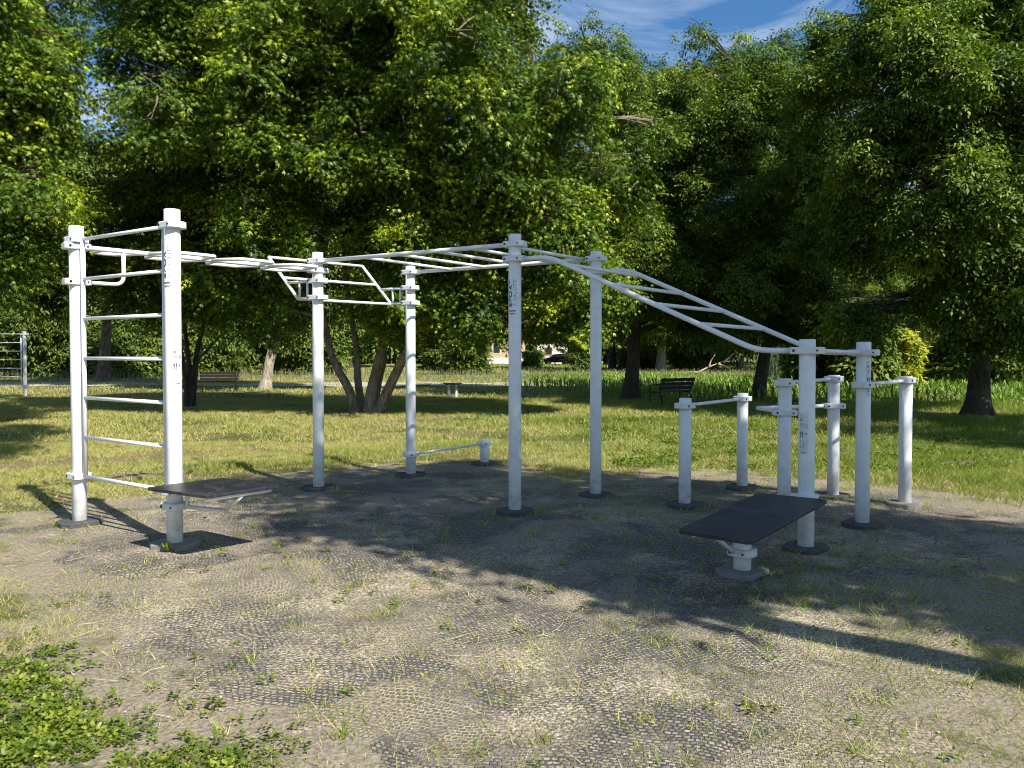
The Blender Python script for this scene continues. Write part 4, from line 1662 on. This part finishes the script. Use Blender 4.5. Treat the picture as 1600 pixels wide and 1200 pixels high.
# tufts coming up through the matting
VV, TT = [], []
nt = 3400
tx = rng.uniform(-5.5, 5.6, nt)
ty = np.sqrt(rng.uniform(2.4 ** 2, 10.5 ** 2, nt))
ok = in_view(tx, ty) & (mat_sd(tx, ty) < .1) & (rng.random(nt) < np.clip(.5 + .5 * vnoise(tx * .8, ty * .8, 21) - .12 * (ty - 5), .15, 1))
for x, y in zip(tx[ok], ty[ok]):
    k = int(rng.integers(4, 34))
    dry = rng.random() < .5
    s = rng.uniform(.02, .09)
    bx = x + rng.normal(0, s, k)
    by = y + rng.normal(0, s, k)
    tint = rng.uniform(.6, 1., k) if dry else np.where(rng.random(k) < .7, rng.uniform(.2, .6, k), rng.uniform(.7, 1, k))
    v, t = blades(bx, by, gz(bx, by), rng.uniform(.015, .055 if dry else .085, k), rng.uniform(.004, .008, k), rng.uniform(.3, 1.6, k), tint, rng)
    VV.append(v)
    TT.append(t)
# grass gathered round the rubber bases
for q in (A, B, C_, D, E, F, G, H, I, J, K, L, Mp, N_, O_):
    for j in range(int(rng.integers(3, 9))):
        a_ = rng.uniform(0, 2 * PI)
        r_q = rng.uniform(.19, .27)
        k = int(rng.integers(6, 26))
        bx = q.x + r_q * math.cos(a_) + rng.normal(0, .035, k)
        by = q.y + r_q * math.sin(a_) + rng.normal(0, .035, k)
        v, t = blades(bx, by, gz(bx, by), rng.uniform(.02, .10, k), rng.uniform(.004, .008, k), rng.uniform(.3, 1.5, k), np.where(rng.random(k) < .5, rng.uniform(.2, .6, k), rng.uniform(.7, 1, k)), rng)
        VV.append(v)
        TT.append(t)
# moss-brown matted thatch, flat
k = 26000
x = rng.uniform(-5.5, 5.8, k)
y = np.sqrt(rng.uniform(2 ** 2, 10.8 ** 2, k))
ok = in_view(x, y) & (rng.random(k) < np.clip(.05 + .8 * vnoise(x * 2.6, y * 2.6, 31) + .35 * vnoise(x * .7, y * .7, 32) + np.clip(mat_sd(x, y) + .7, 0, 1), 0, 1)) & (mat_sd(x, y) < .4)
x, y = x[ok], y[ok]
k = len(x)
v, t = blades(x, y, gz(x, y) + .006, rng.uniform(.006, .022, k), rng.uniform(.003, .006, k), rng.uniform(1.0, 3.5, k), np.where(rng.random(k) < .75, rng.uniform(.7, 1, k), rng.uniform(.3, .6, k)), rng)
VV.append(v)
TT.append(t)
tag(arr_mesh('grass_tufts', np.concatenate(VV), 3, M['grass'], np.concatenate(TT)), 'small grass tufts growing up through the worn matting', 'grass', kind='stuff')


def leaf6(s, wid=.24):
    return [(0, 0, 0), (.30 * s, wid * s, .03 * s), (.72 * s, wid * .8 * s, -.02 * s), (s, 0, -.10 * s), (.72 * s, -wid * .8 * s, -.02 * s), (.30 * s, -wid * s, .03 * s)]


def weed_sprig(rng_, n=8, size=.036):
    vs, lid, tt = [], [], []
    k = 0
    for j in range(n):
        az = 360 * j / n + rng_.uniform(-22, 22)
        R0 = Matrix.Rotation(math.radians(az), 3, 'Z') @ Matrix.Rotation(math.radians(-rng_.uniform(12, 68)), 3, 'Y')
        L_ = rng_.uniform(.02, .075)
        for sd_ in (-1, 0, 1):
            R = R0 @ Matrix.Rotation(math.radians(sd_ * rng_.uniform(38, 60)), 3, 'Z') @ Matrix.Rotation(math.radians(rng_.uniform(0, 55)), 3, 'Y') @ Matrix.Rotation(math.radians(rng_.uniform(-25, 25)), 3, 'X')
            s = size * rng_.uniform(.7, 1.25) * (1.2 if sd_ == 0 else .9)
            for q in leaf6(s):
                vs.append(R0 @ Vector((L_, 0, 0)) + R @ Vector(q))
                lid.append(k)
                tt.append(.5)
            k += 1
    return np.array(vs), np.array(lid), np.array(tt), 6


SPRIGS['weed'] = [weed_sprig(_r) for _ in range(6)]
SPRIGS['clover'] = [weed_sprig(_r, 6, .04) for _ in range(5)]
n = 30000
x = rng.uniform(-3.6, .4, n)
y = rng.uniform(1.9, 5.0, n)
# the weed bed is the corner left of a line running down to the right
sdw = (x + 2.35) * .61 + (y - 4.35) * .79
ok = in_view(x, y) & (sdw + .5 * vnoise(x * 3, y * 3, 15) < .2) & (rng.random(n) < np.clip(.22 + .6 * vnoise(x * 5.5, y * 5.5, 14) + .3 * vnoise(x * 2, y * 2, 12), .06, .6) * np.clip(-sdw * 1.1 + .12, 0, 1) * (y < 4.25))
x, y = x[ok], y[ok]
p = np.stack([x, y, gz(x, y) + .008], -1)
tag(foliage('weeds', 'weed', p, rng.uniform(0, 6.28, len(x)), M['weed'], None, rng.uniform(.2, .85, len(x)), rng, .50, (-32, 32)), 'bright broad leaved weeds in the near left corner', 'weeds', kind='stuff')
# clover and plantain in the lawn on the right and single weeds on the matting
n = 15000
x = rng.uniform(1.5, 15, n)
y = rng.uniform(10.5, 19, n)
ok = in_view(x, y) & (rng.random(n) < np.clip(.28 + .8 * vnoise(x * 1.2, y * 1.4, 17) + .3 * vnoise(x * 4, y * 4, 18), .03, 1)) & (mat_sd(x, y) > .5)
x, y = x[ok], y[ok]
x2 = rng.uniform(-3, 4, 150)
y2 = np.sqrt(rng.uniform(2.6 ** 2, 8 ** 2, 150))
x, y = np.append(x, x2), np.append(y, y2)
p = np.stack([x, y, gz(x, y) + .012], -1)
sc_ = np.where(y > 10, 1.0, .5)
tag(foliage('clover', 'clover', p[y > 10], rng.uniform(0, 6.28, (y > 10).sum()), M['weed'], None, rng.uniform(.25, .62, (y > 10).sum()), rng, .9, (-18, 18)), 'lush clover patch in the lawn behind the low bars', 'clover', kind='stuff')
tag(foliage('mat_weeds', 'weed', p[y <= 10], rng.uniform(0, 6.28, (y <= 10).sum()), M['weed'], None, rng.uniform(.3, .62, (y <= 10).sum()), rng, .55, (-20, 20)), 'tiny scattered weeds on the worn matting', 'weeds', kind='stuff')
# the taller weed at the foot of the near ladder post
wd = empty('plantain_weed', (B.x + .03, B.y - .2, 0), label='leafy green weed at the foot of the near tall ladder post', cat='weed')
vs = []
for j in range(9):
    R0 = Matrix.Rotation(j * 2.4 + .3, 3, 'Z') @ Matrix.Rotation(math.radians(-35 - 25 * (j % 3)), 3, 'Y')
    s = .10 - .004 * j
    vs += [tuple(R0 @ Vector((.02, 0, 0)) + R0 @ Vector(q)) for q in leaf6(s, .22)]
arr_mesh('leaf', np.array(vs), 6, M['weed'], np.full(len(vs), .62), wd)

# dry straws and twigs lying about
mb = MB()
rnd = random.Random(19)
for k in range(210):
    yy = math.sqrt(rnd.uniform(2.2 ** 2, 9 ** 2))
    xx = rnd.uniform(-.66, .7) * yy
    if mat_sd(np.array([xx]), np.array([yy]))[0] < -.4 and rnd.random() < .55:
        continue
    a = rnd.uniform(0, 6.28)
    l = rnd.uniform(.04, .26)
    zz = float(gz(xx, yy)) + .012
    b_ = rnd.uniform(-.15, .15) * l
    d_ = Vector((math.cos(a), math.sin(a), 0))
    s_ = Vector((-d_.y, d_.x, 0))
    o_ = Vector((xx, yy, zz))
    mb.tube([o_, o_ + d_ * l * .5 + s_ * b_ + Vector((0, 0, rnd.uniform(0, .015))), o_ + d_ * l + Vector((0, 0, rnd.uniform(0, .03)))], rnd.uniform(.0008, .0018), 4)
mb.build('dry_straw', M['straw'], None, label='dry straws and stalks lying on the ground', cat='straw', kind='stuff')
mb = MB()
for k in range(900):
    yy = math.sqrt(rnd.uniform(2.2 ** 2, 9 ** 2))
    xx = rnd.uniform(-.66, .7) * yy
    r = rnd.uniform(.002, .007)
    M4 = Matrix.Translation((xx, yy, float(gz(xx, yy)) + .007)) @ Matrix.Rotation(rnd.uniform(0, 3), 4, 'Z')
    mb.prism([(r * rnd.uniform(.8, 1.4) * math.cos(q * 1.047), r * rnd.uniform(.7, 1.1) * math.sin(q * 1.047)) for q in range(6)], -r * .3, r * .7, r * .3, M4)
mb.build('pebbles', M['stone'], None, label='tiny pale pebbles scattered over the sandy matting', cat='pebbles', kind='stuff')


def strip_leaves(x, y, z, az, L_, w, up, droop, tint, seg=3):
    """arching strap leaves as quads; arrays in, verts out"""
    n_ = len(x)
    dx, dy = np.cos(az), np.sin(az)
    px_, py_ = -dy, dx
    t = np.linspace(0, 1, seg + 1)
    V = np.empty((n_, seg, 4, 3))

    def pos(s):
        r = L_ * (s * (1 - .25 * s)) * np.cos(up)
        zz = L_ * (np.sin(up) * s - droop * s * s)
        return np.stack([x + dx * r, y + dy * r, z + zz], -1)
    for i in range(seg):
        a, b = pos(t[i]), pos(t[i + 1])
        wa = w * (1 - t[i]) ** .6 * .5
        wb = w * max(0, 1 - t[i + 1]) ** .6 * .5 + .0005
        sa = np.stack([px_ * wa, py_ * wa, wa * .0], -1)
        sb = np.stack([px_ * wb, py_ * wb, wb * .0], -1)
        V[:, i, 0], V[:, i, 1], V[:, i, 2], V[:, i, 3] = a - sa, a + sa, b + sb, b - sb
    return V.reshape(-1, 3), np.repeat(tint, seg * 4)


# maize like crop, in rows
XX = []
for row in np.arange(22.5, 52, .7):
    xs = np.arange(-14, 46, .24 if row < 45 else .34)
    xs = xs + rng.uniform(-.06, .06, len(xs))
    ys = row + rng.uniform(-.1, .1, len(xs)) - .02 * xs
    edge = np.where(xs < 6, 24.3 + (6 - xs) * 1.7, 24.3 - .08 * (xs - 6))
    onp = np.abs(ys - 39.6 - .5 * np.sin(xs * .15)) < 2.0
    keep = (ys > edge) & in_view(xs, ys) & ~(onp & (xs < 3)) & (rng.random(len(xs)) < np.where(xs < 1.0, np.where(ys > 37, .0, .35), .93))
    XX.append(np.stack([xs[keep], ys[keep]], -1))
XX = np.concatenate(XX)
n = len(XX)
VV, TT = [], []
hgt = np.repeat(rng.uniform(.9, 1.5, n) * np.clip(1.35 - XX[:, 1] / 70, .55, 1), 1)
for j in range(6):
    az = rng.uniform(0, 2 * PI, n)
    L_ = rng.uniform(.28, .5, n) * hgt
    v, t = strip_leaves(XX[:, 0], XX[:, 1], gz(XX[:, 0], XX[:, 1]) + .03 + .055 * j * hgt, az, L_, rng.uniform(.035, .06, n), np.radians(rng.uniform(50, 78, n)), rng.uniform(.35, .75, n),
                        np.clip(rng.normal(.5, .22, n), 0, 1))
    VV.append(v)
    TT.append(t)
tag(arr_mesh('crop_plants', np.concatenate(VV), 4, M['crop'], np.concatenate(TT)), 'green field crop growing in a band beyond the lawn', 'crop', kind='stuff')


def reeds(name, n, x0, x1, Y0, Y1, h0, h1, tint, label, w=.03, lean=.35):
    Y = rng.uniform(Y0, Y1, n)
    X = (rng.uniform(x0, x1, n) - 800) / 1200 * Y
    h = rng.uniform(h0, h1, n) * (1 + .15 * vnoise(X * 1.3, Y * .9, 4))
    V_, T_ = [], []
    az = rng.uniform(0, 6.28, n)
    v, t = strip_leaves(X, Y, X * 0, az, h, np.full(n, w), np.radians(rng.uniform(74, 88, n)), rng.uniform(.0, lean, n), np.clip(rng.normal(tint, .2, n), 0, 1), 4)
    V_.append(v)
    T_.append(t)
    for j in range(3):
        z = h * rng.uniform(.2, .75, n)
        v, t = strip_leaves(X, Y, z, rng.uniform(0, 6.28, n), h * .3, np.full(n, w * .9), np.radians(rng.uniform(40, 75, n)), rng.uniform(.3, .8, n), np.clip(rng.normal(tint, .2, n), 0, 1), 2)
        V_.append(v)
        T_.append(t)
    tag(arr_mesh(name, np.concatenate(V_), 4, M['reed'], np.concatenate(T_)), label, 'reeds', kind='stuff')


reeds('reeds', 2600, 1190, 1345, 40, 45, 1.6, 2.7, .38, 'green reeds standing behind the post at the foot of the sloping ladder')
reeds('reeds', 1100, 1478, 1520, 38, 41, 1.7, 2.9, .45, 'green reeds just left of the thick right trunk')
reeds('reeds', 900, 1540, 1625, 40, 44, 1.0, 1.8, .3, 'low reeds at the right edge behind the crop')
reeds('dry_stalks', 260, 1458, 1482, 37.5, 39.5, 1.6, 2.5, .98, 'dry pale stalks between the yellow bush and the reeds', .035, .9)
reeds('tall_grass', 5200, 870, 1560, 47, 60, .3, .6, .9, 'rough yellow grass along the back of the crop', .02, .6)
reeds('tall_grass', 4200, -40, 880, 44, 58, .3, .8, .72, 'rough grass beyond the lawn on the left', .022, .6)


# ------------------------------------------------------------------ furniture
def bench(loc, rz, label):
    t = empty('park_bench', loc, rz, label=label, cat='bench', group='dark slatted park benches')
    L_ = 1.5
    for k in range(3):
        MB().box((0, .16 + k * .125, .44), (L_, .10, .03)).build('seat_slat', M['wood_dark'], t)
    for k in range(3):
        MB().box((0, -.0 - k * .045, .56 + k * .125), (L_, .03, .10), rx=math.radians(18)).build('back_slat', M['wood_dark'], t)
    for s in (-1, 1):
        mb = MB()
        X = s * .66
        mb.tube([(X, -.10, 0), (X, .02, .42), (X, -.14, .88)], .02, 8)
        mb.tube([(X, .48, 0), (X, .43, .42)], .02, 8)
        mb.tube([(X, .02, .42), (X, .45, .42)], .02, 8)
        mb.tube([(X, -.06, .66), (X, .25, .68), (X, .46, .62), (X, .45, .42)], .018, 8)
        mb.build('side_frame', M['iron'], t)
    return t


q = g(1056, 634, 0)
bench(q, math.radians(35), 'black slatted park bench beside the dark trunk, in front of the crop')
q = g(343, 613, 0)
bench(q, math.radians(22), 'dim park bench in deep shade left of the leaning patchy trunk')

# small step table
q = g(707, 622, 0)
t = empty('step_table', q, math.radians(12), label='small table like step on two white posts, on the far lawn', cat='step platform')
for s in (-1, 1):
    MB().prism(circle(.055, 20), -.05, .50, .004, Matrix.Translation((s * .13, 0, 0))).build('post', M['white'], t)
MB().box((0, 0, .53), (.66, .5, .035)).build('board', M['board'], t)
MB().box((0, 0, .50), (.50, .06, .04)).build('cross_bar', M['iron'], t)

# the other ladder, far left
q = g(39.5, 621, 0)
t = empty('wall_bars', q, label='small far white wall bars at the left edge of the lawn', cat='wall bars')
for px_, h_ in ((0, 2.44), (-1.36, 2.44), (-2.75, 2.2)):
    p_ = MB().prism(circle(.062, 24), -.05, h_, .004, Matrix.Translation((px_, -px_ * .12, 0))).build('post', M['white'], t)
for (a0, b0_) in ((-1.22, -.14),):
    for xx in (a0, b0_):
        MB().tube([(xx, -xx * .12, .42), (xx, -xx * .12, 2.32)], .02, 10).build('rail', M['white'], t)
    for k in range(7):
        zz = .44 + k * .315
        MB().tube([(a0, -a0 * .12, zz), (b0_, -b0_ * .12, zz)], .016, 8).build('rung', M['white'], t)
for px_ in (0, -1.36):
    for zz in (.44, 2.33):
        MB().box((px_ - .0, -px_ * .12, zz), (.24, .15, .055)).build('clamp', M['clamp'], t)
for k in range(4):
    MB().tube([(-2.75, .33, 1.0 + k * .35), (-1.36, .163, 1.0 + k * .35)], .016, 8).build('rung', M['white'], t)

# soil mounds and the rumpled patch behind the ladder
def mound(x, y, rx, ry, h, label):
    mb = MB()
    n_, m_ = 22, 7
    rnd_ = random.Random(x)
    vs = [(0, 0, h)]
    for i in range(1, m_ + 1):
        r = i / m_
        for k in range(n_):
            a = 2 * PI * k / n_
            j = 1 + .18 * math.sin(3 * a + x) + .1 * math.sin(7 * a)
            vs.append((rx * r * j * math.cos(a), ry * r * j * math.sin(a), h * (1 - r * r) + (rnd_.uniform(-.012, .014) if i < m_ else -.02)))
    fs = [(0, 1 + k, 1 + (k + 1) % n_) for k in range(n_)]
    for i in range(m_ - 1):
        for k in range(n_):
            a, b = 1 + i * n_ + k, 1 + i * n_ + (k + 1) % n_
            fs.append((a, a + n_, b + n_, b))
    mb.add([(vx + x, vy + y, vz + float(gz(x, y))) for vx, vy, vz in vs], fs)
    mb.build('soil_mound', M['soilmound'], None, label=label, cat='soil mound')


q = g(1510, 727, 0)
mound(q.x, q.y, .42, .2, .06, 'low heap of dark soil in the lawn at the right')
q = g(240, 745, 0)
mound(q.x, q.y, .8, .22, .04, 'low bare hump of soil behind the tall front ladder')
q = g(545, 672, 0)

# fallen branch
q = g(1085, 585, 0)
mb = MB()
for a, b in (((0, 0, .05), (2.6, .2, 1.1)), ((1.1, .1, .5), (1.5, -.2, 1.5)), ((.3, .0, .15), (-1.2, .3, .1)), ((1.8, .1, .8), (2.9, .3, .3)), ((2.2, .1, .9), (2.9, -.2, 1.6))):
    pts, rs = limb(a, b, .09, .02, random.Random(a[0]), .03)
    mb.tube([p_ + q for p_ in pts], rs, 8)
mb.build('fallen_branch', M['deadwood'], None, label='pale broken branch lying right of the walking person', cat='branch')

# ------------------------------------------------------------------ the houses
Yh = 110.0
hs = empty('yellow_house', (-4.5, Yh, 0), label='long ochre yellow house with a white base behind the central maple', cat='house')


def hbox(name, m, x0, x1, y0, y1, z0, z1, par, org, **kw):
    return MB().box(((x0 + x1) / 2 - org[0], (y0 + y1) / 2 - org[1], (z0 + z1) / 2), (x1 - x0, y1 - y0, z1 - z0)).build(name, m, par, **kw)


og = (-4.5, Yh)
hbox('wall', M['ochre'], -12, 1.9, Yh, Yh + 9, .9, 5.6, hs, og)
hbox('base_course', M['whitewall'], -12.03, 1.93, Yh - .03, Yh + 9.03, -.2, .9, hs, og)
rf = MB()
x0, x1, y0, y1 = -12.6 - og[0], 2.5 - og[0], -.6, 9.6
rf.add([(x0, y0, 5.45), (x1, y0, 5.45), (x1, y1, 5.45), (x0, y1, 5.45), (x0, 4.5, 8.0), (x1, 4.5, 8.0), (x0, y0, 5.62), (x1, y0, 5.62), (x1, y1, 5.62), (x0, y1, 5.62), (x0, 4.5, 8.2), (x1, 4.5, 8.2)],
       [(6, 7, 11, 10), (8, 9, 10, 11), (0, 4, 5, 1), (2, 5, 4, 3), (0, 1, 7, 6), (2, 3, 9, 8), (1, 2, 8, 7), (3, 0, 6, 9), (0, 3, 4), (1, 5, 2)])
roof = rf.build('roof', M['rooftile'], hs)
hbox('chimney', M['brick'], .9, 1.7, Yh + 2, Yh + 2.8, 6.5, 8.6, roof, og)
for k, xx in enumerate((-10.2, -7.6, -5.0, -2.2, .1)):
    if k == 2:
        hbox('door', M['brick'], xx - .55, xx + .55, Yh - .06, Yh + .1, .1, 2.5, hs, og)
    else:
        f = hbox('window', M['whitewall'], xx - .6, xx + .6, Yh - .07, Yh + .1, 1.5, 3.0, hs, og)
        hbox('pane', M['glass'], xx - .45, xx + .45, Yh - .10, Yh - .02, 1.62, 2.88, f, og)
w_ = empty('white_house', (6.5, Yh + 2, 0), label='cream white house wing with a brown tiled roof behind the black car', cat='house')
og = (6.5, Yh + 2)
hbox('wall', M['whitewall'], 3.7, 11.5, Yh + 2, Yh + 11, -.2, 3.7, w_, og)
rf = MB()
rf.add([(-3.3, -.5, 3.55), (5.4, -.5, 3.55), (5.4, 5, 6.6), (-3.3, 5, 6.6), (-3.3, 9.6, 3.55), (5.4, 9.6, 3.55), (-3.3, -.5, 3.75), (5.4, -.5, 3.75), (5.4, 5, 6.8), (-3.3, 5, 6.8), (-3.3, 9.6, 3.75), (5.4, 9.6, 3.75)],
       [(6, 7, 8, 9), (9, 8, 11, 10), (0, 3, 2, 1), (3, 4, 5, 2), (0, 1, 7, 6), (4, 10, 11, 5), (1, 2, 8, 7), (2, 5, 11, 8), (0, 6, 9, 3), (3, 9, 10, 4)])
rf.build('roof', M['rooftile'], w_)
for xx in (5.3, 8.8):
    f = hbox('window', M['brick'], xx - .55, xx + .55, Yh + 1.93, Yh + 2.1, 1.3, 2.4, w_, og)
    hbox('pane', M['glass'], xx - .45, xx + .45, Yh + 1.9, Yh + 1.96, 1.4, 2.3, f, og)

# black car, seen from the side
cx_, cy_ = 6.1, 105.0
car = empty('parked_car', (cx_, cy_, 0), math.radians(8), label='black hatchback parked in front of the white house', cat='car')
prof = [(-1.95, .30), (-1.98, .62), (-1.85, .84), (-1.15, .95), (-.55, 1.38), (.2, 1.47), (1.1, 1.44), (1.62, 1.22), (1.85, .95), (1.93, .60), (1.9, .30)]
mb = MB()
n_ = len(prof)
vs = []
for yy, ins_ in ((-.84, .0), (-.70, .10), (.70, .10), (.84, .0)):
    pass
layers = [(-.82, 0), (.82, 0)]
for yy, _ in layers:
    for X, Z in prof:
        k_ = .80 if Z > .98 else 1.0
        vs.append((X, yy * k_, Z))
fs = [tuple(range(n_)), tuple(range(n_, 2 * n_))[::-1]]
for k in range(n_):
    a, b = k, (k + 1) % n_
    fs.append((a, a + n_, b + n_, b))
mb.add(vs, fs)
body = mb.build('body', M['carpaint'], car)
for s in (-1, 1):
    MB().add([(-.95, s * .79, .98), (.15, s * .77, .98), (.15, s * .69, 1.38), (-.48, s * .69, 1.36)], [(0, 1, 2, 3)]).build('side_window', M['glass'], car)
    MB().add([(.25, s * .77, .98), (1.4, s * .79, 1.0), (1.15, s * .69, 1.36), (.25, s * .69, 1.38)], [(0, 1, 2, 3)]).build('side_window', M['glass'], car)
    MB().box((-1.93, s * .6, .68), (.12, .3, .14)).build('headlight', M['rim'], car)
    MB().box((1.90, s * .66, .85), (.1, .2, .22)).build('tail_light', M['lampglass'], car)
    for X in (-1.25, 1.2):
        R4 = Matrix.Translation((X, s * .76, .31)) @ Matrix.Rotation(PI / 2, 4, 'X')
        wh = empty('wheel', (0, 0, 0))
        wh.parent = car
        MB().prism(circle(.31, 24), -.10, .10, .02, R4).build('tyre', M['tyre'], wh)
        MB().prism(circle(.19, 16), -.115, .115, .01, R4).build('rim', M['rim'], wh)

# white van shape far off to the left of the house and the low white building on the right
lb_ = empty('low_building', (22, 128, 0), label='low white building glimpsed far behind the dark trunk and pale trunk', cat='building')
MB().box((0, 0, 1.4), (13, 5, 2.8)).build('wall', M['whitewall'], lb_)
MB().box((0, 0, 2.95), (13.8, 5.8, .3)).build('roof', M['rooftile'], lb_)


# ------------------------------------------------------------------ the walking person far away
def skin(name, verts, edges, radii, mat, parent, sub=1, root=0):
    me = bpy.data.meshes.new(name)
    me.from_pydata(verts, edges, [])
    ob = bpy.data.objects.new(name, me)
    COL.objects.link(ob)
    md = ob.modifiers.new('s', 'SKIN')
    for i, r in enumerate(radii):
        me.skin_vertices[0].data[i].radius = (r, r) if not isinstance(r, tuple) else r
    me.skin_vertices[0].data[root].use_root = True
    sb = ob.modifiers.new('u', 'SUBSURF')
    sb.levels = sb.render_levels = sub
    dg = bpy.context.evaluated_depsgraph_get()
    m2 = bpy.data.meshes.new_from_object(ob.evaluated_get(dg))
    m2.name = name
    m2.materials.clear()
    m2.materials.append(mat)
    for p_ in m2.polygons:
        p_.use_smooth = True
    bpy.data.objects.remove(ob)
    bpy.data.meshes.remove(me)
    o2 = bpy.data.objects.new(name, m2)
    COL.objects.link(o2)
    o2.parent = parent
    return o2


pe = empty('person', ((1078 - 800) / 1200 * 88, 88, 0.0), math.radians(-60), label='person in a pale blue top and dark trousers walking far away', cat='person')
pe.scale = (.93, .93, .93)
bv = [(0, 0, .93), (0, 0, 1.15), (0, .01, 1.38), (0, .02, 1.48), (0, .03, 1.58), (0, .03, 1.68),       # 0 pelvis .. 5 head top
      (-.10, 0, .88), (-.11, .16, .50), (-.11, .10, .09), (-.11, .20, .04),                            # left leg
      (.10, 0, .88), (.11, -.04, .48), (.11, -.28, .13), (.11, -.20, .04),                             # right leg
      (-.19, .01, 1.38), (-.23, -.08, 1.12), (-.22, .02, .88), (-.22, .04, .80),                       # left arm
      (.19, .01, 1.38), (.23, .08, 1.12), (.22, .20, .90), (.22, .23, .82)]
be = [(0, 1), (1, 2), (2, 3), (3, 4), (4, 5), (0, 6), (6, 7), (7, 8), (8, 9), (0, 10), (10, 11), (11, 12), (12, 13), (2, 14), (14, 15), (15, 16), (16, 17), (2, 18), (18, 19), (19, 20), (20, 21)]
br_ = [.12, .11, .12, .05, .085, .07, .085, .055, .035, .03, .085, .055, .035, .03, .05, .038, .028, .03, .05, .038, .028, .03]
skin('body', bv, be, br_, M['skin'], pe)
skin('shirt', [(0, 0, .92), (0, 0, 1.15), (0, .01, 1.38), (-.19, .01, 1.38), (-.225, -.05, 1.2), (.19, .01, 1.38), (.225, .05, 1.2)], [(0, 1), (1, 2), (2, 3), (3, 4), (2, 5), (5, 6)],
     [.155, .145, .155, .075, .06, .075, .06], M['shirt'], pe)
skin('trousers', [(0, 0, .93), (-.10, 0, .86), (-.11, .16, .50), (-.11, .10, .12), (.10, 0, .86), (.11, -.04, .48), (.11, -.27, .16)], [(0, 1), (1, 2), (2, 3), (0, 4), (4, 5), (5, 6)],
     [.14, .105, .075, .055, .105, .075, .055], M['trousers'], pe)
skin('hair', [(0, -.0, 1.60), (0, .015, 1.69)], [(0, 1)], [.095, .085], M['hair'], pe)
